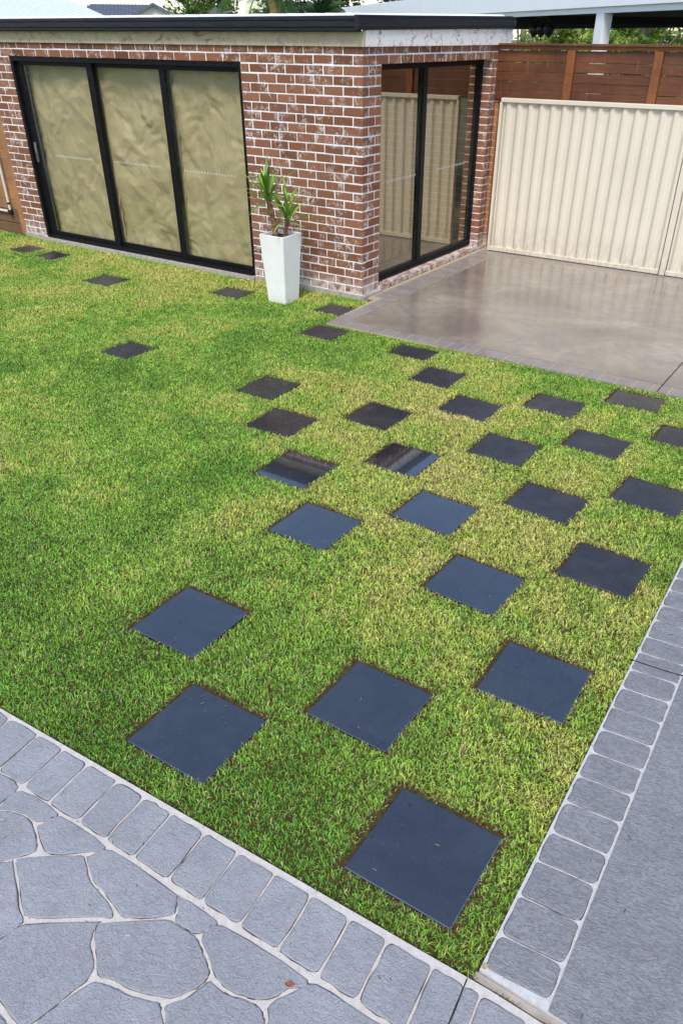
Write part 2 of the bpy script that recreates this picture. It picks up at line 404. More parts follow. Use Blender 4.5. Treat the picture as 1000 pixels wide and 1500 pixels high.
ru_ = m.ramp(m.noise(9, 5, 0.7, stretch=(2, 2, 0.2)), [(0.56, 0.0), (0.8, 0.05)])
m.col(m.mix(m.math('MAXIMUM', gr_, ru_), c, (0.36, 0.30, 0.22)))
m.set(Roughness=0.6); m.bump(m.noise(50, 3), 0.08, 0.004); MT['pot_white'] = m.m
simple('potting_soil', (0.02, 0.016, 0.012), 0.95, 0.4, 60)
simple('decal_white', (0.55, 0.57, 0.56), 0.6, 0.03)
simple('handle_grey', (0.10, 0.105, 0.12), 0.35, 0.1, spec=0.5)
simple('roof_pale', (0.66, 0.70, 0.72), 0.4, 0.04, 2)
simple('roof_tile_grey', (0.10, 0.115, 0.15), 0.7, 0.25, 5)
simple('render_cream', (0.70, 0.64, 0.57), 0.8, 0.05, 2)
simple('ceiling_dark', (0.022, 0.026, 0.034), 0.7, 0.2, 2)
simple('black_iron', (0.012, 0.012, 0.012), 0.5)
simple('plaster_interior', (0.30, 0.27, 0.23), 0.9, 0.1, 3)
simple('trunk_grey', (0.16, 0.13, 0.10), 0.9, 0.4, 20, bump=0.5)
simple('palm_trunk', (0.36, 0.25, 0.09), 0.85, 0.4, 12, bump=0.4)
simple('dead_leaf', (0.20, 0.065, 0.025), 0.7, 0.4, 90)
simple('dead_leaf_pale', (0.42, 0.27, 0.15), 0.7, 0.4, 90)

def timber(name, dark, light, rough=0.5):
    m = Mat(name)
    tc = m.pos()
    g = m.noise(9, 6, 0.7, vec=tc, dist=0.7, stretch=(0.35, 5, 7))
    c = m.ramp(g, [(0.25, dark), (0.75, light)])
    k = m.ramp(m.noise(2.6, 3, 0.6), [(0.35, 0.6), (0.7, 0.0)])
    c = m.mix(k, c, tuple(x * 0.45 for x in dark))
    st = m.ramp(m.noise(7, 3, 0.6, stretch=(6, 1, 0.5)), [(0.62, 0.0), (0.72, 0.5)])
    c = m.mix(st, c, tuple(min(1, x * 1.5) for x in light))
    c = m.mix(m.ramp(m.rand(), [(0, 0.0), (1, 0.35)]), c, tuple(x * 0.55 for x in dark))
    m.col(c); m.set(Roughness=rough, Specular_IOR_Level=0.4)
    m.bump(g, 0.25, 0.004)
    MT[name] = m.m
timber('timber_slat', (0.085, 0.028, 0.012), (0.26, 0.092, 0.036))
timber('timber_post', (0.20, 0.065, 0.018), (0.36, 0.125, 0.035))
timber('timber_rail', (0.28, 0.075, 0.020), (0.45, 0.14, 0.035))
timber('timber_pale', (0.34, 0.155, 0.062), (0.50, 0.25, 0.11), 0.75)
timber('timber_brown', (0.15, 0.075, 0.035), (0.27, 0.14, 0.065), 0.8)

def leaf_mat(name, stops, trans=0.35, rough=0.5, attr=True):
    m = Mat(name)
    nt = m.nt; out = nt.nodes['Material Output']
    if attr:
        at = m.n('ShaderNodeAttribute', attribute_name='col'); c = at.outputs['Color']
    else:
        c = m.ramp(m.noise(3, 4), stops)
    m.col(c)
    m.set(Roughness=rough, Specular_IOR_Level=0.35)
    tr = m.n('ShaderNodeBsdfTranslucent'); m.l(c, tr.inputs[0])
    mx = m.n('ShaderNodeMixShader', i={0: trans}); m.l(m.b.outputs[0], mx.inputs[1]); m.l(tr.outputs[0], mx.inputs[2])
    m.l(mx.outputs[0], out.inputs[0])
    MT[name] = m.m
leaf_mat('grass_blade', None, 0.42, 0.45)
leaf_mat('leaf_attr', None, 0.35, 0.4)

m = Mat('soil')
c = m.ramp(m.noise(30, 5, 0.7), [(0.3, (0.035, 0.022, 0.010)), (0.6, (0.080, 0.055, 0.022)), (0.8, (0.15, 0.10, 0.042))])
m.col(c); m.set(Roughness=0.95, Specular_IOR_Level=0.1); m.bump(m.noise(70, 4), 0.8, 0.01); MT['soil'] = m.m
m = Mat('earth')
m.col(m.ramp(m.noise(0.5, 6, 0.7), [(0.3, (0.06, 0.075, 0.03)), (0.7, (0.12, 0.12, 0.055))])); m.set(Roughness=0.95); MT['earth'] = m.m
m = Mat('interior_brick')
bt = m.n('ShaderNodeTexBrick', i={'Scale': 1.0, 'Mortar Size': 0.008, 'Brick Width': 0.24, 'Row Height': 0.0867})
bt.inputs['Color1'].default_value = (0.30, 0.20, 0.12, 1); bt.inputs['Color2'].default_value = (0.26, 0.17, 0.10, 1); bt.inputs['Mortar'].default_value = (0.5, 0.45, 0.38, 1)
sx = m.n('ShaderNodeSeparateXYZ'); m.l(m.pos(), sx.inputs[0])
cx = m.n('ShaderNodeCombineXYZ'); m.l(m.math('ADD', sx.outputs[0], sx.outputs[1]), cx.inputs[0]); m.l(sx.outputs[2], cx.inputs[1])
m.l(cx.outputs[0], bt.inputs['Vector']); m.col(bt.outputs[0]); m.set(Roughness=0.9); MT['interior_brick'] = m.m

# ------------------------------------------------------------------ setting: ground, soil, path, driveway, slab
g = MB(); S = 600
g.add([(-S, -S, -0.09), (S, -S, -0.09), (S, S, -0.09), (-S, S, -0.09)], [(0, 1, 2, 3)])
tag(g.build('ground', MT['earth']), kind='structure')

YF, XE = 7.30, -4.85                   # outer faces of the brick walls
ZSOIL = -0.028
def path_edge(x): return 1.128 + 0.0445 * (x + 2.65)
def path_in(x): return 0.905 + 0.034 * (x + 2.2)
def drive_edge(y): return -0.383 - 0.028 * (y - 1.26)
def drive_in(y): return -0.152 - 0.030 * (y - 1.26)
SLAB_Y0 = 6.30
def slab_y(x): return 6.345 + 0.012 * (x + 4.65)
SLAB_X0 = -4.655
s = MB()
s.add([(-14, path_edge(-14) - 0.02, ZSOIL), (drive_edge(1.2) + 0.02, 1.22, ZSOIL), (drive_edge(7) + 0.1, 7.0, ZSOIL), (-4.5, 7.0, ZSOIL), (-4.5, 7.6, ZSOIL), (-14, 7.6, ZSOIL)], [(0, 1, 2, 3, 4, 5)])
tag(s.build('lawn_soil', MT['soil']), kind='structure')

def slab_poly(mb, poly, z0, z1):
    n = len(poly)
    mb.add([(x, y, z0) for x, y in poly] + [(x, y, z1) for x, y in poly],
           [tuple(reversed(range(n))), tuple(range(n, 2 * n))] + [(i, (i + 1) % n, n + (i + 1) % n, n + i) for i in range(n)])
    return mb

def catmull(pts, per=3):
    out = []; n = len(pts)
    for i in range(n):
        p0, p1, p2, p3 = (Vector(pts[(i + k - 1) % n]) for k in range(4))
        for k in range(per):
            t = k / per
            out.append(0.5 * ((2 * p1) + (p2 - p0) * t + (2 * p0 - 5 * p1 + 4 * p2 - p3) * t * t + (3 * p1 - p0 - 3 * p2 + p3) * t ** 3))
    return out

def round_poly(pts, r, jit=0.0, seg=3):
    """polygon with rounded corners and slightly wandering edges"""
    n = len(pts); out = []
    for i in range(n):
        a, b, c = Vector(pts[i - 1]), Vector(pts[i]), Vector(pts[(i + 1) % n])
        rr = r * RNG.uniform(0.7, 1.5)
        d1 = (a - b); d2 = (c - b)
        r1 = min(rr, d1.length * 0.4); r2 = min(rr, d2.length * 0.4)
        p, q = b + d1.normalized() * r1, b + d2.normalized() * r2
        for k in range(seg + 1):
            t = k / seg
            out.append((1 - t) ** 2 * p + 2 * t * (1 - t) * b + t * t * q)
        for t in (0.35, 0.65):
            e0 = q; e1 = c + (b - c).normalized() * min(r, (c - b).length * 0.4)
            nrm = Vector((-(e1 - e0).y, (e1 - e0).x)).normalized()
            out.append(e0.lerp(e1, t) + nrm * RNG.uniform(-jit, jit))
    return out

def piece(name, pts, z0, z1, m, parent, bev=0.004, shade_ring=0.0):
    """flat paving piece: outline pts, with a softened top edge"""
    ctr = sum((Vector(p) for p in pts), Vector((0, 0))) / len(pts)
    n = len(pts)
    ins = []
    for p in pts:
        d = Vector(p) - ctr
        ins.append(ctr + d * max(0.0, 1 - bev / max(d.length, 0.01)))
    vs = [(p[0] - ctr.x, p[1] - ctr.y, z0) for p in pts] + [(p[0] - ctr.x, p[1] - ctr.y, z1 - bev * 0.6) for p in pts] + [(p[0] - ctr.x, p[1] - ctr.y, z1) for p in ins]
    fs = []
    for k in (0, n):
        fs += [(k + i, k + (i + 1) % n, k + n + (i + 1) % n, k + n + i) for i in range(n)]
    fs.append(tuple(range(2 * n, 3 * n)))
    if shade_ring:                            # thin dark ring in the joint, painting the shadow line along the piece
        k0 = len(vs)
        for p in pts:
            d = Vector(p) - ctr; q = ctr + d * (1 + (0.0004 + shade_ring * RNG.random() ** 1.6) / max(d.length, 0.01))
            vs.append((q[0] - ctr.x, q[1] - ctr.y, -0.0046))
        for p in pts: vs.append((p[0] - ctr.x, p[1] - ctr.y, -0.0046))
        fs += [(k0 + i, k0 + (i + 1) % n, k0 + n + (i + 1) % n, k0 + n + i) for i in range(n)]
    o = MB().add(vs, fs).build(name, m, parent)
    if shade_ring:
        o.data.materials.append(MT['joint_shade'])
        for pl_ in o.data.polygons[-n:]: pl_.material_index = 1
    o.location = (ctr.x, ctr.y, 0)
    return o

# crazy-paved path with a border row along the lawn
p = MB()
slab_poly(p, [(-6, -2.5), (3.0, -2.5), (3.0, path_edge(3.0) - 0.16), (-0.33, 1.222), (-6, path_edge(-6))], -0.075, -0.006)
path = tag(p.build('path', MT['joint_cream']), kind='structure')
js = [-2.73 - 0.165 * k for k in range(14, -1, -1)] + PATHJ + [-0.345, -0.19] + [-0.03 + 0.155 * k for k in range(14)]
for a, b in zip(js[:-1], js[1:]):
    q = 0.005 + RNG.uniform(-.0012, .0018)
    def lp(x, e): 
        y1 = path_edge(x) - 0.026 - 0.012 * max(0, (x + 2.6) / 2.0); y0 = path_in(x) + 0.009
        return (x + (1 - e) * 0.022, y0 + (y1 - y0) * e)
    A, B = a + q, b - q
    quad = [lp(A, 0), lp(B, 0), lp(B, 1), lp(A, 1)]
    if abs(a + 0.509) < 0.01:          # this one is cut across by a saw joint
        c1, c2 = A + (B - A) * 0.66, A + (B - A) * 0.70
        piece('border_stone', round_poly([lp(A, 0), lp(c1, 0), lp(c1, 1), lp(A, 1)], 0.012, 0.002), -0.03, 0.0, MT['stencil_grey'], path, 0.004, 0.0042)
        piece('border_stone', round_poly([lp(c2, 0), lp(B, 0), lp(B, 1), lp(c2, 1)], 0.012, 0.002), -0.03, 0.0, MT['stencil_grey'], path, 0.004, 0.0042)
        sj = MB(); z = -0.0045
        sj.add([(*lp(c1, -2.5), z), (*lp(c2 - 0.002, -2.5), z), (*lp(c2 - 0.002, 1.12), z), (*lp(c1, 1.12), z)], [(0, 1, 2, 3)])
        sj.build('saw_joint', MT['dark_gap'], path)
        continue
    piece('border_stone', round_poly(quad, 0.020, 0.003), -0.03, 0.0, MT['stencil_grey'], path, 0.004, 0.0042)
for st in STONES:
    pts = [Vector(q) for q in st]
    area = sum(pts[i - 1].x * pts[i].y - pts[i].x * pts[i - 1].y for i in range(len(pts)))
    if area < 0: pts.reverse()
    sm_ = catmull(pts, 3)
    cc_ = sum(sm_, Vector((0, 0))) / len(sm_)
    sm_ = [cc_ + (v - cc_) * (1 + 0.0022 / max(0.03, (v - cc_).length)) for v in sm_]
    sm_ = [v + Vector((RNG.uniform(-.0015, .0015), RNG.uniform(-.0015, .0015))) for v in sm_]
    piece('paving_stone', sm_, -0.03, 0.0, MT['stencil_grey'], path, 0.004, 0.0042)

# the same paving carries on around the spot the photograph was taken from
def clip_half(poly, n, d):
    out = []
    for i in range(len(poly)):
        a, b = poly[i - 1], poly[i]; fa, fb = a.dot(n) - d, b.dot(n) - d
        if (fa <= 0) != (fb <= 0): out.append(a.lerp(b, fa / (fa - fb)))
        if fb <= 0: out.append(b)
    return out
taken = []
for st in STONES:
    for k in range(len(st)):
        a, b = Vector(st[k - 1]), Vector(st[k]); n = max(1, int((b - a).length / 0.012))
        taken += [a.lerp(b, t / n) for t in range(n)]
def within(q, st):
    c = False
    for k in range(len(st)):
        (x0, y0), (x1, y1) = st[k - 1], st[k]
        if (y0 > q.y) != (y1 > q.y) and q.x < (x1 - x0) * (q.y - y0) / (y1 - y0) + x0: c = not c
    return c
seeds = []
for i in range(24):
    for j in range(9):
        q = Vector((-4.6 + 0.30 * i + RNG.uniform(-.09, .09) + (0.15 if j % 2 else 0), -1.75 + 0.30 * j + RNG.uniform(-.09, .09)))
        if q.y < path_in(q.x) - 0.10 and not any(within(q, st) for st in STONES) and min((q - t).length for t in taken) > 0.07: seeds.append(q)
for q in seeds:
    poly = [q + Vector(c) for c in ((-.35, -.35), (.35, -.35), (.35, .35), (-.35, .35))]
    for o_s in seeds:
        if o_s is not q and (o_s - q).length < 0.9:
            n = (o_s - q).normalized(); poly = clip_half(poly, n, n.dot((q + o_s) / 2) - 0.008)
    for t in taken:
        if (t - q).length < 0.6:
            n = (t - q).normalized(); poly = clip_half(poly, n, n.dot(t) - 0.014)
    n = Vector((-0.034, 1)).normalized(); poly = clip_half(poly, n, n.dot(Vector((0, path_in(0)))) - 0.012)
    if len(poly) > 2 and abs(sum(poly[i - 1].x * poly[i].y - poly[i].x * poly[i - 1].y for i in range(len(poly)))) > 0.016:
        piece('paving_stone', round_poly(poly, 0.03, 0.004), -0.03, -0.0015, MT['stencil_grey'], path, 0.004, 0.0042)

# driveway on the right, brick-stencilled edge
d = MB()
slab_poly(d, [(drive_edge(1.262), 1.262), (4.0, 1.20), (4.0, 6.32), (drive_edge(6.32), 6.32)], -0.075, -0.005)
drive = tag(d.build('driveway', MT['joint_white']), kind='structure')
dd = MB()
slab_poly(dd, [(drive_in(1.275), 1.262), (4.0, 1.20), (4.0, 6.31), (drive_in(6.31), 6.31)], -0.03, 0.0)
link('concrete_panel', dd.mesh('concrete_panel'), MT['drive_grey'], drive)
MB().cbox(drive_edge(1.24) - 0.01, 4.0, 1.232, 1.2605, -0.07, -0.016, 0.004).build('edge_lip', MT['concrete_pale'], drive)
dj = list(DRIVEJ)
while dj[-1] < 6.2: dj.append(dj[-1] + 0.146)
for i, (a, b) in enumerate(zip(dj[:-1], dj[1:])):
    q = 0.0045 + RNG.uniform(-.001, .0015)
    A, B = a + q + (0.012 if i == 0 else 0), b - q
    x0 = lambda y: drive_edge(y) + 0.011
    x1 = lambda y: drive_in(y) - 0.013
    sh = 0.018
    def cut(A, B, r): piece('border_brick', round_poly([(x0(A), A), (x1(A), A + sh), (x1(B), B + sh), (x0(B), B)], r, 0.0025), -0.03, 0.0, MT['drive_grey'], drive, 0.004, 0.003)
    if i == 11:
        cut(A, A + (B - A) * 0.42, 0.012); cut(A + (B - A) * 0.5, B, 0.012)
        yj = A + (B - A) * 0.46
        MB().add([(x0(yj) - .02, yj - .004, -.004), (x1(yj), yj + sh - .004, -.004), (x1(yj), yj + sh + .004, -.004), (x0(yj) - .02, yj + .004, -.004)], [(0, 1, 2, 3)]).build('saw_joint', MT['dark_gap'], drive)
        MB().add([(x1(yj), yj + sh - .004, .0012), (3.5, yj + 0.12, .0012), (3.5, yj + .128, .0012), (x1(yj), yj + sh + .004, .0012)], [(0, 1, 2, 3)]).build('saw_joint', MT['dark_gap'], drive)
    else:
        cut(A, B, 0.022)

# wet concrete slab beside the outbuilding, brick-stencilled border
sl = MB()
FY = 10.21
slab_poly(sl, [(SLAB_X0, slab_y(SLAB_X0)), (4.0, slab_y(4.0) + 0.02), (4.0, FY + 0.3), (XE + 0.02, FY + 0.3), (XE + 0.02, YF + 0.05), (SLAB_X0 - 0.05, YF + 0.05)], -0.075, -0.005)
slab = tag(sl.build('concrete_slab', MT['joint_ochre']), kind='structure')
BW = 0.185
f_ = MB()
slab_poly(f_, [(SLAB_X0 + BW, slab_y(SLAB_X0) + BW), (-1.305, slab_y(-1.3) + BW), (-1.322, FY - 0.20), (SLAB_X0 + BW, FY - 0.20)], -0.03, 0.0)
link('concrete_panel', f_.mesh('concrete_panel'), MT['wet_concrete'], slab)
f_ = MB()
slab_poly(f_, [(-1.295, slab_y(-1.3) + BW), (4.0, slab_y(4.0) + BW), (4.0, FY - 0.20), (-1.312, FY - 0.20)], -0.03, 0.0)
link('concrete_panel', f_.mesh('concrete_panel'), MT['wet_concrete'], slab)
MB().add([(-1.304, slab_y(-1.3) + .01, -.003), (-1.296, slab_y(-1.3) + .01, -.003), (-1.313, FY - .2, -.003), (-1.321, FY - .2, -.003)], [(0, 1, 2, 3)]).build('saw_joint', MT['dark_gap'], slab)
G = 0.008
x = SLAB_X0 + BW
while x < 1.2:
    A, B = x + G, x + 0.148 - G
    for a, b in ([(A, B)] if not (A < -1.30 < B) else [(A, -1.306), (-1.294, B)]):
        piece('border_brick', [(a, slab_y(a) + 0.003), (b, slab_y(b) + 0.003), (b, slab_y(b) + BW - G), (a, slab_y(a) + BW - G)], -0.03, 0.0, MT['wet_stencil'], slab, 0.002)
    x += 0.148
piece('border_brick', [(SLAB_X0 + .006, slab_y(SLAB_X0) + .003), (SLAB_X0 + BW - G, slab_y(SLAB_X0) + .003), (SLAB_X0 + BW - G, slab_y(SLAB_X0) + BW - G), (SLAB_X0, slab_y(SLAB_X0) + BW - G)], -0.03, 0.0, MT['wet_stencil'], slab, 0.002)
y = slab_y(SLAB_X0) + BW
while y < FY - 0.06:
    A, B = y + G, min(y + 0.148 - G, FY)
    xl = SLAB_X0 + 0.004 if y < YF else XE + 0.075
    piece('border_brick', [(xl, A), (SLAB_X0 + BW - G, A), (SLAB_X0 + BW - G, B), (xl, B)], -0.03, 0.0, MT['wet_stencil'], slab, 0.002)
    y += 0.148
x = SLAB_X0 + BW
while x < 1.2:
    piece('border_brick', [(x + G, FY - 0.2 + G), (x + 0.148 - G, FY - 0.2 + G), (x + 0.148 - G, FY), (x + G, FY)], -0.03, 0.0, MT['wet_stencil'], slab, 0.002)
    x += 0.148

# ------------------------------------------------------------------ brick outbuilding
bld = tag(empty('brick_outbuilding', (XE, YF, 0)), 'flat-roofed red brick outbuilding with black framed sliding doors and window', 'outbuilding')
def loc(o, parent=bld):
    """keep world placement under an Empty that sits at the building corner"""
    o.matrix_parent_inverse = Matrix.Translation(bld.location).inverted()
    return o
CP, Z0 = 0.0867, 0.03                   # course pitch, underside of the first course
XL, XD0, XD1 = -10.787, -10.325, -6.404 # left end, door opening
YW0, YW1, YEND = 7.645, 10.155, 10.62   # window opening, rear end
ZH = Z0 + 25 * CP                       # underside of lintel courses
ZT = Z0 + 27 * CP
TH = 0.115
rec = 0.004
w = MB()
yb = YF + rec; xb = XE - rec
w.box(XL + 0.005, XD0 - 0.004, yb, YF + 0.22, -0.08, ZT)
w.box(XD1 + 0.004, xb, yb, YF + 0.22, -0.08, ZT)
w.box(XD0 - 0.004, XD1 + 0.004, yb, YF + 0.22, ZH + 0.004, ZT)
w.box(xb - 0.2, xb, YF + 0.22, YW0 - 0.004, -0.08, ZT)
w.box(xb - 0.2, xb, YW1 + 0.004, YEND, -0.08, ZT)
w.box(xb - 0.2, xb, YW0 - 0.004, YW1 + 0.004, ZH + 0.004, ZT)
w.box(xb - 0.2, xb + 0.004, YW0 - 0.004, YW1 + 0.004, -0.08, 0.045)
wall = loc(w.build('wall', MT['mortar'], bld))
iw = MB()
iw.box(XL + 0.005, XL + 0.2, YF + 0.22, YEND, -0.08, ZT)
iw.box(XL + 0.2, xb - 0.2, YEND - 0.2, YEND, -0.08, ZT)
loc(iw.build('rear_wall', MT['interior_brick'], bld))
fl = MB(); fl.box(XL + 0.2, xb - 0.2, YF + 0.22, YEND - 0.2, -0.05, 0.035)
loc(fl.build('floor', MT['floor_concrete'], bld))
ce = MB(); ce.box(XL + 0.2, xb - 0.2, YF + 0.22, YEND - 0.2, ZT - 0.1, ZT - 0.02)
loc(ce.build('ceiling', MT['plaster_interior'], bld))
ft = MB(); ft.box(XD0 - 0.05, XD1 + 0.03, YF - 0.075, YF + 0.10, -0.07, 0.012)
loc(ft.build('footing', MT['concrete_pale'], bld))
for fb in ((XL, XD0 - 0.052, YF - 0.02, YF + 0.10, -0.07, 0.024), (XD1 + 0.032, XE + 0.012, YF - 0.035, YF + 0.10, -0.07, 0.022),
           (XE - 0.1, XE + 0.05, YF - 0.036, 7.66, -0.07, 0.020), (XE - 0.1, XE + 0.03, YW1, YEND, -0.07, 0.024)):
    loc(MB().box(*fb).build('footing', MT['concrete_pale'], bld))

bricks = []      # (x0,x1,y0,y1,z0,z1)
L_, G_ = 0.229, 0.011
H_ = CP - 0.012
for c in range(27):
    z0 = Z0 + c * CP; z1 = z0 + H_
    odd = c % 2
    # corner brick and front pier, laid from the corner leftwards
    right = XE
    if odd:
        bricks.append((right - 0.110, right, YF, YF + L_, z0, z1)); x = right - 0.110 - G_
    else:
        bricks.append((right - L_, right, YF, YF + 0.110, z0, z1)); x = right - L_ - G_
    stop = XD1 if c < 25 else XL
    while x - stop > 0.03:
        a = max(x - L_, stop)
        if a - stop < 0.05: a = stop
        bricks.append((a, x, YF, YF + 0.110, z0, z1)); x = a - G_
    if c < 25:                            # left pier
        if odd: cuts = [XL, XL + 0.112, XL + 0.352, XD0]
        else: cuts = [XL, XL + 0.232, XD0]
        for a, b in zip(cuts[:-1], cuts[1:]):
            bricks.append((a, b - (G_ if b != XD0 else 0), YF, YF + 0.110, z0, z1))
    # end wall
    y = YF + (L_ if odd else 0.110) + G_
    stop = YW0 if c < 25 else 10.335
    while stop - y > 0.03:
        b = min(y + L_, stop)
        if stop - b < 0.05: b = stop
        bricks.append((XE - 0.110, XE, y, b, z0, z1)); y = b + G_
    if c < 25:
        cuts = [YW1, YW1 + 0.118, 10.335] if odd else [YW1, YW1 + 0.19, 10.335]
        for k, (a, b) in enumerate(zip(cuts[:-1], cuts[1:])):
            bricks.append((XE - 0.118, XE, a, b - (G_ if b != 10.335 else 0), z0, z1))
y = YW0
while y < YW1 - 0.05:                     # sloping sill bricks under the window
    b = min(y + 0.235, YW1)
    bricks.append((XE - 0.10, XE + 0.006, y + 0.004, b - 0.006, -0.035, 0.052)); y = b
def brick_mesh(k):
    b = MB().cbox(-0.5 * L_, 0.5 * L_, -0.055, 0.055, -H_ / 2, H_ / 2, 0.0042)
    rr = random.Random(100 + k)
    b.v = [(x + rr.uniform(-.0016, .0016), y + rr.uniform(-.0012, .0012), z + rr.uniform(-.0022, .0022)) for x, y, z in b.v]
    me = b.mesh('brick'); me.materials.append(MT['brick_red']); return me
BM = [brick_mesh(k) for k in range(6)]
def size_in_view(b):
    c = Vector(((b[0] + b[1]) / 2, (b[2] + b[3]) / 2, (b[4] + b[5]) / 2 - CAMZ))
    front = b[1] - b[0] if b[2] <= YF + 1e-4 else 0
    side = b[3] - b[2] if b[1] >= XE - 1e-4 else 0
    d = c.length
    return (front * abs(c.y) + side * abs(c.x)) / d ** 3
bricks.sort(key=size_in_view, reverse=True)
for b in bricks[:300]:
    o = bpy.data.objects.new('brick', RNG.choice(BM))
    COL.objects.link(o)
    o.parent = wall
    dx, dy, dz = b[1] - b[0], b[3] - b[2], b[5] - b[4]
    o.location = ((b[0] + b[1]) / 2 + RNG.uniform(-.001, .001), (b[2] + b[3]) / 2 + RNG.uniform(-.0025, .0015) * (1 if dx > dy else 0), (b[4] + b[5]) / 2 + RNG.uniform(-.001, .001))
    if dx >= dy or dx > 0.15: o.scale = (dx / L_, dy / 0.110, dz / H_)
    else:
        o.rotation_euler = (0, 0, PI / 2); o.scale = (dy / L_, dx / 0.110, dz / H_)
rest = MB()
for b in bricks[300:]: rest.cbox(*b, 0.004)
tag(rest.build('brick', MT['brick_red'], wall), kind='stuff')

# fascia band, gutters, roof
fa = MB(); fa.cbox(XL - 0.02, XE + 0.022, YF - 0.022, YF + 0.02, ZT - 0.028, 2.47, 0.003)
loc(fa.build('fascia', MT['fascia_tan_shade'], bld))
fa = MB(); fa.cbox(XE - 0.02, XE + 0.022, YF + 0.021, YEND, ZT - 0.028, 2.51, 0.003)
loc(fa.build('fascia', MT['fascia'], bld))
gu = MB()
yo = YF - 0.125; yi = YF - 0.023
gu.extrude_profile([(yi, 2.462), (yo + 0.02, 2.462), (yo + 0.012, 2.472), (yo + 0.012, 2.494), (yo, 2.502), (yo, 2.548), (yo - 0.008, 2.556), (yo - 0.008, 2.578), (yo - 0.002, 2.586), (yo + 0.012, 2.584), (yo + 0.012, 2.545), (yo + 0.03, 2.50), (yi, 2.50)], XL - 0.10, XE + 0.0, 'x')
gut = loc(gu.build('gutter', MT['gutter'], bld))
cl = MB(); cl.box(XE - 0.012, XE - 0.004, yo - 0.003, yo + 0.006, 2.505, 2.545)
loc(cl.build('gutter_clip', MT['decal_white'], gut))
gu = MB()
xo = XE + 0.045; xi = XE + 0.0225
vs = []
for t, dz in ((YF - 0.135, 0.0), (YEND + 0.02, 0.034)):
    for u, z in [(xi - 0.03, 2.475), (xo - 0.004, 2.475), (xo - 0.004, 2.498), (xo + 0.008, 2.505), (xo + 0.008, 2.546), (xo - 0.002, 2.552), (xo - 0.002, 2.574), (xo + 0.006, 2.580), (xo + 0.006, 2.592), (xi - 0.03, 2.592)]:
        vs.append((u, t, z + dz))
n_ = 10
gu.add(vs, [(i, (i + 1) % n_, n_ + (i + 1) % n_, n_ + i) for i in range(n_)] + [tuple(range(n_)), tuple(range(n_, 2 * n_))])
loc(gu.build('barge_flashing', MT['gutter'], bld))
rf = MB()
nx = 160; vs = []; fs = []
x0, x1 = XL - 0.1, XE + 0.015
for k in range(nx + 1):
    x = x0 + (x1 - x0) * k / nx
    rib = 0.018 if k % 6 in (0,) else 0.0
    for yy, zz in ((YF - 0.10, 2.590), (YEND, 2.634)):
        vs.append((x, yy, zz + rib)); vs.append((x, yy, zz - 0.02))
for k in range(nx):
    a = k * 4; b = a + 4
    fs += [(a, b, b + 2, a + 2), (a + 1, a + 3, b + 3, b + 1), (a, a + 1, b + 1, b), (a + 2, b + 2, b + 3, a + 3)]
rf.add(vs, fs)
loc(rf.build('roof', MT['white_paint'], bld))

# sliding door: black frame, three glazed leaves
sd = empty('sliding_door', (XD0, YF, 0), parent=bld)
def inb(o): return loc(o)
sd.matrix_parent_inverse = Matrix.Translation(bld.location).inverted()
def ins(o):
    o.matrix_parent_inverse = Matrix.Translation(sd.location).inverted(); return o
fr = MB()
ya, yb2 = YF + 0.012, YF + 0.16
fr.box(XD0, XD0 + 0.045, ya, yb2, 0.02, ZH).box(XD1 - 0.045, XD1, ya, yb2, 0.02, ZH)
fr.box(XD0 + 0.045, XD1 - 0.045, ya, yb2, ZH - 0.05, ZH).box(XD0 + 0.045, XD1 - 0.045, ya - 0.02, yb2, 0.013, 0.05)
fr.box(XD0 + 0.045, XD1 - 0.045, ya + 0.03, ya + 0.036, 0.05, 0.062).box(XD0 + 0.045, XD1 - 0.045, ya + 0.075, ya + 0.081, 0.05, 0.062)
ins(fr.build('frame', MT['alu'], sd))
mx1, mx2 = -8.88, -7.648
leaves = [(XD0 + 0.046, mx1 + 0.045, YF + 0.075), (mx1 - 0.045, mx2 + 0.045, YF + 0.115), (mx2 - 0.045, XD1 - 0.046, YF + 0.075)]
for k, (a, b, yy) in enumerate(leaves):
    lf = MB(); sw = 0.085 if k != 0 else 0.10
    y0_, y1_ = yy - 0.016, yy + 0.016
    r_w = 0.06 if k == 2 else sw
    if k == 2: r_w = 0.012
    l_w = sw if k == 0 else 0.085
    lf.box(a, a + l_w, y0_, y1_, 0.063, ZH - 0.052).box(b - r_w, b, y0_, y1_, 0.063, ZH - 0.052)
    lf.box(a + l_w, b - r_w, y0_, y1_, 0.063, 0.10).box(a + l_w, b - r_w, y0_, y1_, ZH - 0.095, ZH - 0.052)
    ins(lf.build('leaf_frame', MT['alu'], sd))
    pn_ = MB(); pn_.box(a + l_w + 0.001, b - r_w - 0.001, yy - 0.003, yy + 0.003, 0.101, ZH - 0.096)
    ins(pn_.build('pane', MT['door_glass'], sd))
for (p0, p1), yy in zip(DECALF, (YF + 0.070, YF + 0.110, YF + 0.070)):
    dm = MB(); n = 18
    for k in range(n):
        xx = p0[0] + (p1[0] - p0[0]) * k / (n - 1)
        dm.box(xx - 0.0055, xx + 0.0055, yy, yy + 0.0012, 1.07, 1.092)
    tag(ins(dm.build('safety_decal', MT['decal_white'], sd)), kind='stuff')
hd = MB()
hx = XD0 + 0.12
hd.tube([(hx - .01, YF + 0.058, 1.19), (hx + 0.02, YF + 0.02, 1.18), (hx + 0.035, YF + 0.005, 1.10), (hx + 0.02, YF + 0.02, 1.02), (hx - .01, YF + 0.058, 1.01)], 0.011, 8)
hd.box(hx - 0.045, hx + 0.0, YF + 0.046, YF + 0.060, 0.98, 1.22)
ins(hd.build('handle', MT['handle_grey'], sd))

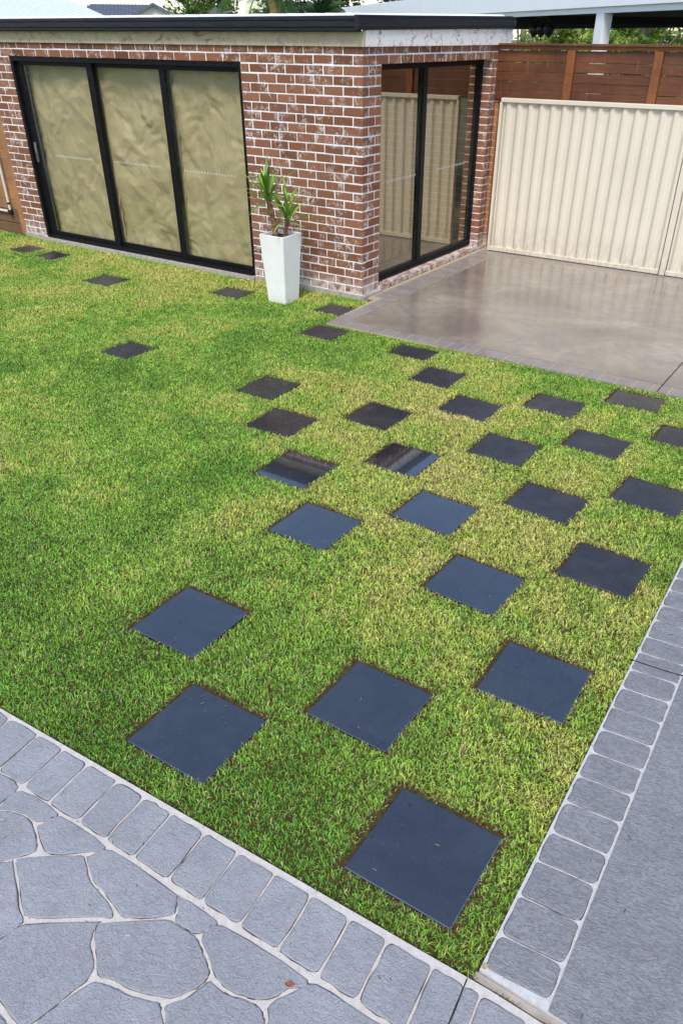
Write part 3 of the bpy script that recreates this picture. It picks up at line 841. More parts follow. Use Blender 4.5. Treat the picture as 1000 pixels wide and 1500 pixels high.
# crumpled brown paper hung inside the glass
def paper_mesh(a, b, z0, z1, y, seed):
    rr = np.random.default_rng(seed)
    nx, nz = 120, 180
    X, Z = np.meshgrid(np.linspace(a, b, nx), np.linspace(z0, z1, nz))
    D_ = np.zeros_like(X)
    def tri(t): return np.abs((t % 1.0) - 0.5) * 2
    wx = 0.10 * np.sin(X * 3.1 + Z * 1.7 + rr.uniform(0, 6)) + 0.06 * np.sin(X * 5.3 - Z * 6.1 + rr.uniform(0, 6)) + 0.03 * np.sin(X * 14 + Z * 11 + rr.uniform(0, 6))
    for f, a_, n_ in ((0.8, 0.040, 2), (1.7, 0.030, 5), (3.4, 0.018, 5), (7.0, 0.007, 5)):
        for k in range(n_):
            th = rr.uniform(0, PI)
            u = X * np.cos(th) + Z * np.sin(th); t_ = -X * np.sin(th) + Z * np.cos(th)
            mask = np.clip(np.sin(t_ * f * 1.3 + rr.uniform(0, 6)) * 3.0 + 0.4, 0, 1)
            D_ += a_ * rr.uniform(0.5, 1.0) * tri(u * f + wx * f * rr.uniform(0.5, 1.2) + rr.uniform(0, 1)) * mask
    wrinkle = rr.normal(0, 0.0006, X.shape); D_ += wrinkle
    D_ -= D_.min()
    hang = (1 - (Z - z0) / (z1 - z0)) ** 3 * 0.01
    V = np.stack([X, y + np.clip(D_ * 0.8, 0, 0.20) + hang, Z], -1).reshape(-1, 3)
    F_ = [(j * nx + i, j * nx + i + 1, (j + 1) * nx + i + 1, (j + 1) * nx + i) for j in range(nz - 1) for i in range(nx - 1)]
    me = bpy.data.meshes.new('paper_sheet'); me.from_pydata(V.tolist(), [], F_); me.update()
    return me
PL = ['crumpled brown paper sheet behind the leftmost door pane, beside the handle', 'crumpled brown paper sheet behind the middle door pane', 'crumpled brown paper sheet behind the door pane nearest the planter']
for (a, b, yy), lab, sd_ in zip(leaves, PL, (3, 5, 9)):
    base = (round((a + b) / 2, 3), YF + 0.17, 0.05)
    o = link('paper_sheet', paper_mesh(a + 0.02, b + 0.0, 0.055, ZH - 0.06, YF + 0.150, sd_), MT['paper'], None, False)
    tag(o, lab, 'paper', 'brown paper sheets inside the sliding doors')

# window in the end wall
wi = empty('window', (XE - 0.1, YW0, 0), parent=bld)
wi.matrix_parent_inverse = Matrix.Translation(bld.location).inverted()
def inw(o):
    o.matrix_parent_inverse = Matrix.Translation(wi.location).inverted(); return o
xa, xc = XE - 0.190, XE - 0.112
fr = MB(); ym = 8.735
fr.box(xa, xc, YW0 + .001, YW0 + 0.05, 0.056, ZH - .001).box(xa, xc, YW1 - 0.062, YW1 - .001, 0.056, ZH - .001)
fr.box(xa, xc, YW0 + 0.05, YW1 - 0.062, 0.056, 0.125).box(xa, xc, YW0 + 0.05, YW1 - 0.062, ZH - 0.055, ZH - .001)
fr.box(xc, xc + 0.016, YW0 + 0.05, YW1 - 0.062, 0.056, 0.085)
inw(fr.build('frame', MT['alu'], wi))
mu = MB(); mu.box(xa + 0.004, xc + 0.004, ym - 0.04, ym + 0.04, 0.1255, ZH - 0.0555)
inw(mu.build('mullion', MT['alu'], wi))
xg = XE - 0.150
for a, b in ((YW0 + 0.051, ym - 0.041), (ym + 0.041, YW1 - 0.063)):
    pn_ = MB(); pn_.box(xg - 0.003, xg + 0.003, a, b, 0.126, ZH - 0.056)
    inw(pn_.build('pane', MT['window_glass'], wi))
for p0, p1 in DECALW:
    dm = MB(); n = 18
    for k in range(n):
        yy = p0[0] + (p1[0] - p0[0]) * k / (n - 1)
        dm.box(xg + 0.004, xg + 0.0052, yy - 0.0055, yy + 0.0055, 1.075, 1.099)
    tag(inw(dm.build('safety_decal', MT['decal_white'], wi)), kind='stuff')
# sheet of dark ribbed plastic lying on the floor behind the glass
rb = MB(); vs = []; fs = []; n = 40
for k in range(n + 1):
    yy = 7.60 + 0.95 * k / n
    zz = 0.055 + (0.012 if k % 2 else 0.0)
    vs += [(XE - 0.26, yy, zz), (XE - 0.75, yy, zz), (XE - 0.26, yy, zz - 0.012), (XE - 0.75, yy, zz - 0.012)]
for k in range(n):
    a = k * 4; b = a + 4
    fs += [(a, a + 1, b + 1, b), (a + 2, b + 2, b + 3, a + 3), (a, b, b + 2, a + 2), (a + 1, a + 3, b + 3, b + 1)]
tag(rb.add(vs, fs).build('ribbed_mat', MT['black_iron']), 'dark ribbed mat on the floor just inside the end window', 'mat')

# pier of plain orange bricks where the end wall meets the fence
op = tag(empty('orange_brick_pier', (XE - 0.02, 10.43, 0)), 'narrow orange brick pier between red brick wall and cream fence', 'brick pier')
c_ = MB().box(XE - 0.02, XE + 0.035, 10.352, 10.50, -0.06, 2.16).build('core', MT['mortar'], op)
c_.matrix_parent_inverse = Matrix.Translation(op.location).inverted()
me = MB().cbox(-0.035, 0.035, -0.084, 0.084, -H_ / 2, H_ / 2, 0.003).mesh('brick'); me.materials.append(MT['brick_orange'])
for k in range(25):
    o = bpy.data.objects.new('brick', me); COL.objects.link(o); o.parent = c_
    o.location = (XE + 0.012 + RNG.uniform(-.002, .002), 10.428, 0.02 + CP * (k + 0.5)); 

# ------------------------------------------------------------------ timber fence end at far left, with a cream gate frame
lf_ = tag(empty('timber_fence', (-11.3, YF, 0)), 'pale orange timber fence at the left end of the brick wall', 'fence')
def inl(o):
    o.matrix_parent_inverse = Matrix.Translation(lf_.location).inverted(); return o
inl(MB().cbox(-10.925, -10.800, YF + 0.02, YF + 0.11, -0.06, 1.62, 0.005).build('post', MT['timber_pale'], lf_))
zz = 0.30
for k in range(12):
    inl(MB().cbox(-13.2, -10.93, YF + 0.045, YF + 0.065, zz, zz + 0.128, 0.003).build('board', MT['timber_pale'], lf_)); zz += 0.133
for k in range(2):
    inl(MB().cbox(-13.2, -10.93, YF + 0.02, YF + 0.075, -0.06 + k * 0.18, 0.11 + k * 0.18, 0.004).build('sleeper', MT['timber_brown'], lf_))
gf = tag(empty('gate_frame', (-11.1, YF - 0.01, 0)), 'cream tube gate frame with black end caps against the timber fence', 'gate frame')
def ing(o):
    o.matrix_parent_inverse = Matrix.Translation(gf.location).inverted(); return o
ing(MB().tube([(-11.055, YF - 0.01, 0.27), (-11.055, YF - 0.01, 1.45)], 0.017, 10).build('upright', MT['cream_steel'], gf))
ing(MB().tube([(-13.0, YF - 0.01, 0.275), (-11.09, YF - 0.01, 0.275)], 0.017, 10).build('bottom_bar', MT['cream_steel'], gf))
ing(MB().cbox(-11.085, -11.025, YF - 0.04, YF + 0.02, 0.235, 0.300, 0.006).build('end_cap', MT['black_iron'], gf))
ing(MB().tube([(-11.055, YF - 0.01, 0.375), (-11.055, YF - 0.01, 0.40)], 0.024, 10).build('collar', MT['black_iron'], gf))

# ------------------------------------------------------------------ cream steel fence
fe = tag(empty('steel_fence', (-3.5, FY, 0)), 'cream ribbed steel fence standing along the wet concrete slab', 'fence')
def inf(o):
    o.matrix_parent_inverse = Matrix.Translation(fe.location).inverted(); return o
FX0, FJ, FX1 = -4.70, -2.372, 2.2
FZ = 1.795
def sheet(x0, x1, z0, z1, pitch=0.1465, depth=0.026):
    prof = []; x = x0
    while x < x1 - 1e-6:
        for du, dv in ((0.0, 0.0), (0.018, 0.0), (0.034, -0.35), (0.050, -0.95), (0.058, -1.0), (0.078, -1.0), (0.086, -0.95), (0.102, -0.35), (0.118, 0.0)):
            if x + du <= x1: prof.append((x + du, FY + 0.015 + depth * dv * -1 * -1))
        x += pitch
    prof.append((x1, FY + 0.015))
    m_ = MB(); vs = []; fs = []
    for x, y in prof: vs += [(x, y, z0), (x, y, z1), (x, y + 0.003, z1), (x, y + 0.003, z0)]
    for i in range(len(prof) - 1):
        a = i * 4; b = a + 4
        fs += [(a, b, b + 1, a + 1), (a + 1, b + 1, b + 2, a + 2), (a + 2, b + 2, b + 3, a + 3), (a + 3, b + 3, b, a)]
    return m_.add(vs, fs)
o = inf(sheet(FX0 + 0.03, FJ - 0.012, 0.03, FZ - 0.02).build('sheet', MT['cream_steel'], fe)); o.data.polygons.foreach_set('use_smooth', [False] * len(o.data.polygons))
inf(sheet(FJ + 0.075, FX1, 0.03, FZ - 0.02).build('sheet', MT['cream_steel'], fe))
inf(MB().cbox(FX0, FX1, FY - 0.032, FY + 0.045, FZ - 0.042, FZ + 0.006, 0.006).build('top_rail', MT['cream_steel'], fe))
for a, b in ((FX0 + 0.02, FJ - 0.012), (FJ + 0.074, FX1)):
    inf(MB().cbox(a, b, FY - 0.028, FY + 0.04, 0.008, 0.062, 0.005).build('bottom_rail', MT['cream_steel'], fe))
inf(MB().cbox(FX0 - 0.012, FX0 + 0.02, FY - 0.03, FY + 0.043, 0.004, FZ - 0.043, 0.004).build('post', MT['cream_steel'], fe))
inf(MB().cbox(FJ, FJ + 0.066, FY - 0.034, FY + 0.043, 0.004, FZ - 0.043, 0.005).build('post', MT['cream_steel'], fe))
inf(MB().box(FJ - 0.011, FJ - 0.002, FY + 0.012, FY + 0.03, 0.06, FZ - 0.043).build('shadow_gap', MT['dark_gap'], fe))

# oiled timber slat screen above it
tf = tag(empty('slat_screen', (-3.5, FY + 0.12, 0)), 'dark oiled timber slat screen rising above the cream steel fence', 'screen')
def intf(o):
    o.matrix_parent_inverse = Matrix.Translation(tf.location).inverted(); return o
TY = FY + 0.11
intf(MB().cbox(-6.6, 2.2, TY - 0.075, TY + 0.06, 2.338, 2.362, 0.004).build('cap_board', MT['timber_slat'], tf))
intf(MB().cbox(-6.6, 2.2, TY - 0.04, TY - 0.012, 2.302, 2.337, 0.003).build('top_rail', MT['timber_rail'], tf))
posts = [-6.15, -5.02, -3.905, -2.89, -1.85, -0.8, 0.3, 1.3]
for px in posts:
    intf(MB().cbox(px - 0.05, px + 0.05, TY - 0.045, TY + 0.03, 0.02, 2.300, 0.004).build('post', MT['timber_post'], tf))
zz = [2.178, 2.078, 1.978, 1.878, 1.778, 2.262]
for a, b in zip([-6.6] + posts, posts + [2.2]):
    for z in zz:
        h = 0.093 if z != 2.262 else 0.030
        dz = RNG.uniform(-.004, .004)
        gap = 0.004
        intf(MB().cbox(a + 0.052, b - 0.052, TY - 0.012 + RNG.uniform(-.004, .004), TY + 0.010, z - 0.004 + dz, z + h + dz - 0.002, 0.003).build('slat', MT['timber_slat'], tf))

# ------------------------------------------------------------------ black stone pavers
PLAB = {
'A': 'black stone paver nearest the corner where driveway and path meet',
'B': 'black stone paver closest to the crazy-paved path on the left',
'C': 'black paver diagonally between the corner paver and the path-side paver',
'D': 'second black paver from the left path, leftmost of the near pavers',
'E': 'second black paver along the driveway edge, with pale cloud reflection',
'F': 'blue-sheened paver just inward of the third paver along the driveway',
'G': 'third black paver counted along the driveway edge',
'H': 'brightest blue reflecting paver at the left end of its diagonal',
'I': 'bright blue reflecting paver right of the brightest left one',
'J': 'dull dark paver inward of the fourth paver along the driveway',
'K': 'fourth paver along the driveway edge, cut by the right of the picture',
'L': 'paver half dark and half blue with a blue near edge',
'M': 'paver with streaky brown reflection and blue right corner',
'N': 'dark paver right of the streaky reflecting one',
'O': 'dark paver inward of the fifth paver along the driveway',
'P': 'fifth paver along the driveway edge, half outside the right of the picture',
'Q': 'brownish paver just right of and below the leftmost dark field paver',
'R': 'paver with a brown left half in the middle of the field',
'S': 'farthest paver of the fourth column counted from the driveway',
'T': 'farthest paver of the third column counted from the driveway',
'U': 'pale reflecting paver closest to the slab joint on the right',
'V': 'dark paver standing leftmost of the main field, below the planter',
'W': 'dark paver second nearest the slab below the window',
'X': 'dark paver touching the front edge of the slab below the window',
'Y': 'dark paver off the slab corner, in front of the brick corner',
'Z': 'black textured paver tight between brick corner and slab corner',
'AA': 'lone black paver out in the open lawn on the left',
'BB': 'lone black paver in front of the middle sliding door leaf',
'CC': 'black paver at the door sill just left of the white planter',
'DD': 'right one of two grey pavers by the left end of the doors',
'EE': 'left one of two grey pavers by the left end of the doors',
}
WET = set('A B C D E F H I L M'.split())
for k, (cx_, cy_, w_, h_, an) in PAVERS.items():
    far = k in ('DD', 'EE', 'CC', 'BB', 'Z')
    o = MB().cbox(-w_ / 2, w_ / 2, -h_ / 2, h_ / 2, -0.04, 0.0, 0.0035).build('stone_paver', MT['stone_wet'] if k in WET else MT['stone_part'] if k in ('Q', 'V', 'R', 'U', 'K') else MT['stone_damp'])
    o.location = (cx_, cy_, -0.014 + RNG.uniform(-0.003, 0.003))
    o.rotation_euler = (RNG.uniform(-.004, .004), RNG.uniform(-.004, .004), an)
    tag(o, PLAB[k], 'paver', 'black stone pavers set in the lawn')

# ------------------------------------------------------------------ planter and yucca
pt = tag(empty('planter', (-5.56, 6.785, 0)), 'tall tapered square white planter standing against the brick wall', 'planter')
def frustum(mb, b, t, z0, z1):
    return [(sx * (b + (t - b)) / 2, sy * t / 2, z1) for sx, sy in ()]
bt_, tp, ph = 0.245, 0.325, 0.685
def ring(s, z): return [(-s / 2, -s / 2, z), (s / 2, -s / 2, z), (s / 2, s / 2, z), (-s / 2, s / 2, z)]
bm = bmesh.new()
rs = [ring(bt_ - .01, -0.03), ring(bt_, 0.0), ring(tp, ph), ring(tp - 0.036, ph), ring(tp - 0.05, ph - 0.05)]
vv = [[bm.verts.new(p) for p in r] for r in rs]
for a, b in zip(vv[:-1], vv[1:]):
    for i in range(4): bm.faces.new((a[i], a[(i + 1) % 4], b[(i + 1) % 4], b[i]))
bm.faces.new(list(reversed(vv[0])))
bmesh.ops.recalc_face_normals(bm, faces=bm.faces[:])
ve = [e for e in bm.edges if abs(e.verts[0].co.z - e.verts[1].co.z) > 0.3 or (e.verts[0].co.z > ph - .001 and e.verts[1].co.z > ph - .001)]
bmesh.ops.bevel(bm, geom=ve, offset=0.006, segments=2, affect='EDGES')
me = bpy.data.meshes.new('shell'); bm.to_mesh(me); bm.free()
link('shell', me, MT['pot_white'], pt)
so = MB().add(ring(tp - 0.046, ph - 0.04), [(0, 1, 2, 3)]).build('soil_surface', MT['potting_soil'], pt)

def blade_leaves(mb_v, mb_f, cols, origin, n, lmin, lmax, rr, wid, c_dark, c_light, up_bias=0.2, yellow=0.15):
    for k in range(n):
        az = k * 2.39996 + rr.uniform(-.3, .3)
        f = k / max(1, n - 1)
        el = math.radians(80 - 95 * (1 - f) ** 1.0 * (1 - up_bias) + rr.uniform(-10, 10))
        L = rr.uniform(lmin, lmax)
        h = Vector((math.cos(az), math.sin(az), 0)); p = Vector(origin) + Vector((0, 0, -0.06 * (1 - f)))
        side = Vector((-math.sin(az), math.cos(az), 0))
        droop = rr.uniform(0.3, 1.1)
        segs = 6; b0 = len(mb_v)
        c = Vector(c_dark).lerp(Vector(c_light), rr.random())
        if rr.random() < yellow: c = Vector((0.36, 0.38, 0.06))
        for s_ in range(segs + 1):
            t = s_ / segs
            e = el - droop * t * t
            w = wid * (0.55 + 1.2 * t - 0.2) if t < 0.35 else wid * (1.0 - ((t - 0.35) / 0.65) ** 1.6)
            w = max(w, 0.0008)
            up_ = side.cross(h * math.cos(e) + Vector((0, 0, math.sin(e))))
            mb_v.append(p - side * w); mb_v.append(p - up_ * w * 0.35); mb_v.append(p + side * w)
            cols += [(*(c * (0.75 + 0.45 * t)), 1)] * 3
            p = p + (h * math.cos(e) + Vector((0, 0, math.sin(e)))) * (L / segs)
        for s_ in range(segs):
            a = b0 + s_ * 3; b = a + 3
            mb_f += [(a, a + 1, b + 1, b), (a + 1, a + 2, b + 2, b + 1)]

def colored(name, v, f, cols, m, parent=None, smooth=False):
    me = bpy.data.meshes.new(name); me.from_pydata([tuple(p) for p in v], [], f)
    ca = me.color_attributes.new('col', 'FLOAT_COLOR', 'POINT')
    ca.data.foreach_set('color', np.array(cols, dtype=np.float32).ravel())
    return link(name, me, m, parent, smooth)

yu = tag(empty('yucca_plant', (-5.56, 6.785, ph - 0.04)), 'two-stemmed spiky green yucca growing in the white planter', 'plant')
rr = random.Random(21)
def stem(pts, r):
    n = 16; P_ = []; R_ = []
    for i in range(n + 1):
        t = i / n; u = t * (len(pts) - 1); k = min(int(u), len(pts) - 2)
        P_.append(Vector(pts[k]).lerp(Vector(pts[k + 1]), u - k)); R_.append(r * (1.08 - 0.15 * t) * (1.16 if i % 2 else 0.90))
    m_ = MB().tube(P_, R_, 10)
    m_.v = [(x + rr.uniform(-.003, .003), y + rr.uniform(-.003, .003), z) for x, y, z in m_.v]
    return m_
simple('yucca_bark', (0.20, 0.105, 0.06), 0.9, 0.5, 40, bump=0.8)
stem([(-0.045, -0.02, -0.03), (-0.055, -0.03, 0.14), (-0.095, -0.06, 0.39)], 0.027).build('stem', MT['yucca_bark'], yu)
stem([(0.050, 0.02, -0.03), (0.055, 0.03, 0.08), (0.075, 0.05, 0.19)], 0.024).build('stem', MT['yucca_bark'], yu)
for org, n, l0, l1 in (((-0.095, -0.06, 0.40), 30, 0.26, 0.46), ((0.075, 0.05, 0.20), 24, 0.23, 0.42)):
    v, f, c = [], [], []
    blade_leaves(v, f, c, org, n, l0, l1, rr, 0.020, (0.08, 0.21, 0.025), (0.34, 0.55, 0.07))
    colored('leaf_rosette', v, f, c, MT['leaf_attr'], yu, True)

# ------------------------------------------------------------------ dead leaves lying on the paving
def dead_leaf(name, x, y, s, rz, m, label, z=0.002):
    vs = []; fs = []; n = 6
    for i in range(n + 1):
        t = i / n; w = s * 0.24 * math.sin(PI * min(1, t * 1.02)) ** 0.8 + 0.0006
        zc = 0.5 * s * (t - 0.5) ** 2 + 0.002
        vs += [(s * (t - .5), -w, zc + w * 0.25), (s * (t - .5), 0, zc), (s * (t - .5), w, zc + w * 0.35)]
    for i in range(n):
        a = i * 3; b = a + 3
        fs += [(a, b, b + 1, a + 1), (a + 1, b + 1, b + 2, a + 2)]
    o = MB().add(vs, fs).build(name, m, None, True)
    o.location = (x, y, z); o.rotation_euler = (0.2, 0.1, rz)
    return tag(o, label, 'leaf')
dead_leaf('dead_leaf', -0.852, 0.888, 0.032, 0.5, MT['dead_leaf'], 'small curled orange dead leaf on a joint of the crazy paving')
dead_leaf('dead_leaf', -0.372, 1.275, 0.026, 1.2, MT['dead_leaf_pale'], 'small tan dead leaf on the end of the driveway border', 0.001)

# ------------------------------------------------------------------ lawn: blades of grass
def lattice(seed, n=64):
    return np.random.default_rng(seed).random((n, n))
def vnoise(x, y, cell, seed):
    Lt = lattice(seed); n = Lt.shape[0]
    u = x / cell + 1000; v = y / cell + 1000
    i = np.floor(u).astype(int); j = np.floor(v).astype(int)
    a = u - i; b = v - j; a = a * a * (3 - 2 * a); b = b * b * (3 - 2 * b)
    g = lambda p, q: Lt[p % n, q % n]
    return (g(i, j) * (1 - a) + g(i + 1, j) * a) * (1 - b) + (g(i, j + 1) * (1 - a) + g(i + 1, j + 1) * a) * b
def fnoise(x, y, cell, seed, o=3):
    s = 0; w = 0
    for k in range(o):
        s = s + vnoise(x, y, cell / 2 ** k, seed + k) * 0.55 ** k; w += 0.55 ** k
    return s / w

def lawn_points():
    N = 4200000
    x = NPR.uniform(-13.0, -0.30, N); y = NPR.uniform(0.5, 7.35, N)
    keep = (y > 1.128 + 0.0445 * (x + 2.65) + 0.002) & (x < -0.383 - 0.028 * (y - 1.26) - 0.002)
    keep &= ~((x > SLAB_X0 - 0.004) & (y > 6.345 + 0.012 * (x + 4.65) + 0.012))
    keep &= (y < YF - 0.035)
    keep &= ~((x > XD0 - 0.06) & (x < XD1 + 0.05) & (y > YF - 0.085))
    keep &= ~((np.abs(x + 5.56) < 0.125) & (np.abs(y - 6.785) < 0.125))
    # camera cone, with a margin for a step to the side
    C_ = np.array([0, 0, CAMZ]); r_ = np.array(rt2); u_ = np.array(up2); f_ = np.array(fw)
    dx = np.stack([x, y, np.full_like(x, -CAMZ)], -1)
    zf = dx @ f_; px = 531 + 1119.5 * (dx @ r_) / zf; py = 821 - 1119.5 * (dx @ u_) / zf
    keep &= (px > -260) & (px < 1260) & (py < 1760)
    sl = np.sqrt(x * x + y * y + CAMZ ** 2)
    dens = 42000 * np.minimum(1, (2.9 / sl)) ** 0.85 * np.clip(0.62 + 0.14 * (sl - 2.9), 0.62, 1.0)
    keep &= NPR.random(N) < dens * (12.7 * 6.85) / N
    x = x[keep]; y = y[keep]
    edge = np.full(len(x), 1.0); inside = np.zeros(len(x), bool)
    for (cx_, cy_, w_, h_, an) in PAVERS.values():
        c, s_ = math.cos(an), math.sin(an)
        a = (x - cx_) * c + (y - cy_) * s_; b = -(x - cx_) * s_ + (y - cy_) * c
        ex = np.abs(a) - w_ / 2; ey = np.abs(b) - h_ / 2
        d = np.maximum(ex, ey)
        wob = 0.010 * (vnoise(x, y, 0.03, 77) - 0.55)
        far = (ey > ex) & (b > 0) | (ex > ey) & (a < 0)          # the two edges away from the viewer are cut back further
        inside |= d < np.where(far, 0.020, 0.000) + wob
        edge = np.minimum(edge, np.where(far, d, d + 0.02))
    x = x[~inside]; y = y[~inside]; edge = edge[~inside]
    return x, y, edge

gx, gy, gedge = lawn_points()
NB = len(gx)
sl = np.sqrt(gx ** 2 + gy ** 2 + CAMZ ** 2)
# colour of the turf: green sward, straw-coloured patches, brown cut edges
n_big = fnoise(gx, gy, 1.7, 5, 3); n_mid = fnoise(gx, gy, 0.42, 15, 3); n_sm = fnoise(gx, gy, 0.09, 25, 2)
dry = 0.50 * (n_big - 0.5) * 2 + 0.50 * (n_mid - 0.5) * 2 + 0.30 * (n_sm - 0.5) * 2
field = np.exp(-((gx + 2.6) / 2.0) ** 2 - ((gy - 4.6) / 1.8) ** 2)          # ground around the pavers is trodden and drier
strip = np.exp(-((gy - 6.9) / 0.35) ** 2)
dry = dry + 0.22 * field + 0.25 * strip + 0.02
dry = dry - 0.38 * np.exp(-((gy - path_edge(gx)) / 0.8) ** 2)
dryp = 1 / (1 + np.exp(-(dry - 0.16) * 3.6))
r1 = NPR.random(NB); r2 = NPR.random(NB); r3 = NPR.random(NB)
B1 = np.array([0.170, 0.085, 0.035]); S1 = np.array([0.860, 0.690, 0.420])
def ramp3(t, stops):
    t = np.clip(t, 0, 1)
    return np.stack([np.interp(t, [q[0] for q in stops], [q[1][k] for q in stops]) for k in range(3)], -1)
mean = ramp3(dryp, [(0.0, (0.140, 0.330, 0.034)), (0.35, (0.330, 0.540, 0.070)), (0.65, (0.540, 0.600, 0.120)), (1.0, (0.700, 0.610, 0.210))])
spread = np.clip(1.25 - 0.085 * sl, 0.55, 1.0)[:, None]                      # far turf blends together
shade = 1 + (r1[:, None] - 0.45) * 1.45 * spread
colr = mean * np.clip(shade, 0.25, 2)
colr = np.where((r2 < 0.10 + 0.22 * dryp)[:, None], colr + (np.array([0.62, 0.58, 0.13]) - colr) * (0.35 + 0.5 * r3[:, None]) * spread, colr)
colr = np.where((r2 < 0.035 + 0.13 * dryp)[:, None], colr + (S1 - colr) * (0.4 + 0.6 * r3[:, None]) * spread, colr)
r4 = NPR.random(NB)
colr = np.where((r4 < 0.06)[:, None], np.array([0.13, 0.33, 0.10]) * (0.6 + 0.8 * r3[:, None]), colr)      # cooler young shoots
colr = np.where((r4 > 0.97)[:, None], np.array([0.16, 0.085, 0.035]) * (0.5 + r3[:, None]), colr)          # dead runners
eb = np.clip(1.15 - gedge / 0.045, 0, 1)
brown = NPR.random(NB) < eb * 0.75
colr = np.where(brown[:, None], B1 * 0.7 + (S1 - B1) * (NPR.random(NB)[:, None] ** 2.2 * 0.8), colr)
tall = 0.62 + 0.45 * n_mid + 0.35 * n_sm
Ln = NPR.uniform(0.015, 0.035, NB) * tall * (1 - 0.35 * eb)
az = NPR.uniform(0, 2 * PI, NB) + 1.2 * (n_mid - 0.5)
lean = np.radians(NPR.uniform(14, 80, NB))
wd = NPR.uniform(0.0012, 0.0021, NB) * (sl / 2.9) ** 0.50
hx_, hy_ = np.cos(az), np.sin(az)
def at_(t, e):
    return np.stack([gx + hx_ * Ln * t * np.sin(e), gy + hy_ * Ln * t * np.sin(e), ZSOIL + Ln * t * np.cos(e)], -1)
p0 = np.stack([gx, gy, np.full(NB, ZSOIL - 0.004)], -1)
p1 = at_(0.55, lean * 0.75)
dn = np.minimum(lean + np.radians(NPR.uniform(5, 45, NB)), np.radians(98))
p2 = p1 + np.stack([hx_ * Ln * 0.45 * np.sin(dn), hy_ * Ln * 0.45 * np.sin(dn), Ln * 0.45 * np.cos(dn)], -1)
tw = NPR.uniform(-0.6, 0.6, NB)
sx_ = np.stack([-np.sin(az + tw), np.cos(az + tw), NPR.uniform(-0.4, 0.4, NB)], -1) * wd[:, None]
V = np.empty((NB, 5, 3)); V[:, 0] = p0 - sx_ * 0.8; V[:, 1] = p0 + sx_ * 0.8; V[:, 2] = p1 + sx_; V[:, 3] = p1 - sx_; V[:, 4] = p2
me = bpy.data.meshes.new('grass')
me.vertices.add(NB * 5); me.vertices.foreach_set('co', V.astype(np.float32).ravel())
base = (np.arange(NB) * 5)[:, None]
loops = (base + np.array([0, 1, 2, 3, 3, 2, 4])[None, :]).astype(np.int32).ravel()
me.loops.add(NB * 7); me.loops.foreach_set('vertex_index', loops)
me.polygons.add(NB * 2)
st_ = np.empty((NB, 2), np.int32); st_[:, 0] = np.arange(NB) * 7; st_[:, 1] = st_[:, 0] + 4
me.polygons.foreach_set('loop_start', st_.ravel())
me.update(calc_edges=True)
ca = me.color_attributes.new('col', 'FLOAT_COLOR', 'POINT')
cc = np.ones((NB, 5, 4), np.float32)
for k, mul in enumerate((0.5, 0.5, 1.0, 1.0, 1.25)): cc[:, k, :3] = colr * mul  # roots darkened, tips lightened: shade between blades put into the colour
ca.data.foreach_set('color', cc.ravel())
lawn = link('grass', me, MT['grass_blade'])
tag(lawn, 'short green and straw-coloured lawn around the black pavers', 'grass', kind='stuff')
print('grass blades', NB)
# a few clippings and crumbs of soil left on the pavers and paving
v, f, c = [], [], []; rr = random.Random(9)
spots = [(q[0] + rr.uniform(-.5, .5) * q[2], q[1] + rr.uniform(-.5, .5) * q[3], -0.009) for q in PAVERS.values() for _ in range(9)]
spots += [(rr.uniform(-2.6, -0.4), rr.uniform(0.5, 1.1), 0.001) for _ in range(40)] + [(rr.uniform(-0.36, 0.1), rr.uniform(1.3, 4.0), 0.001) for _ in range(30)]
for x, y, z in spots:
    a = rr.uniform(0, 6.28); L = rr.uniform(0.003, 0.011); w = rr.uniform(0.0008, 0.0018); i0 = len(v); p = Vector((x, y, z))
    d = Vector((math.cos(a), math.sin(a), 0)) * L; sd_ = Vector((-math.sin(a), math.cos(a), 0)) * w
    v += [p - sd_ - d, p + sd_ - d, p + sd_ * 0.6 + d + Vector((0, 0, 0.002)), p - sd_ * 0.6 + d]; f.append((i0, i0 + 1, i0 + 2, i0 + 3))
    c += [(*rr.choice([(0.10, 0.17, 0.04), (0.35, 0.26, 0.12), (0.12, 0.06, 0.03)]), 1)] * 4
tag(colored('grass_clippings', v, f, c, MT['grass_blade']), 'loose grass clippings and crumbs scattered on pavers and paving', 'clippings', kind='stuff')
# moss and short grass in the gap between path and driveway
v, f, c = [], [], []; rr = random.Random(5)
for k in range(900):
    x = rr.uniform(-0.40, 0.25); y = 1.226 - 0.005 * (x + .4) + rr.uniform(-0.006, 0.008); L = rr.uniform(0.008, 0.022) * (1 if rr.random() < 0.5 + 0.5 * math.sin(x * 40) else 0.4)
    a = rr.uniform(0, 6.28); e = rr.uniform(0.4, 1.4); w = 0.0018
    i0 = len(v); z = -0.022
    d = Vector((math.cos(a) * math.cos(e), math.sin(a) * math.cos(e), math.sin(e))) * L; sd_ = Vector((-math.sin(a), math.cos(a), 0)) * w
    p = Vector((x, y, z)); v += [p - sd_, p + sd_, p + d]; f.append((i0, i0 + 1, i0 + 2))
    q = rr.random(); cl_ = (0.05 + 0.1 * q, 0.09 + 0.12 * q, 0.02) if rr.random() < 0.7 else (0.16, 0.11, 0.05)
    c += [(*cl_, 1)] * 3
tag(colored('moss', v, f, c, MT['grass_blade']), 'thin line of moss in the gap between path and driveway end', 'moss', kind='stuff')

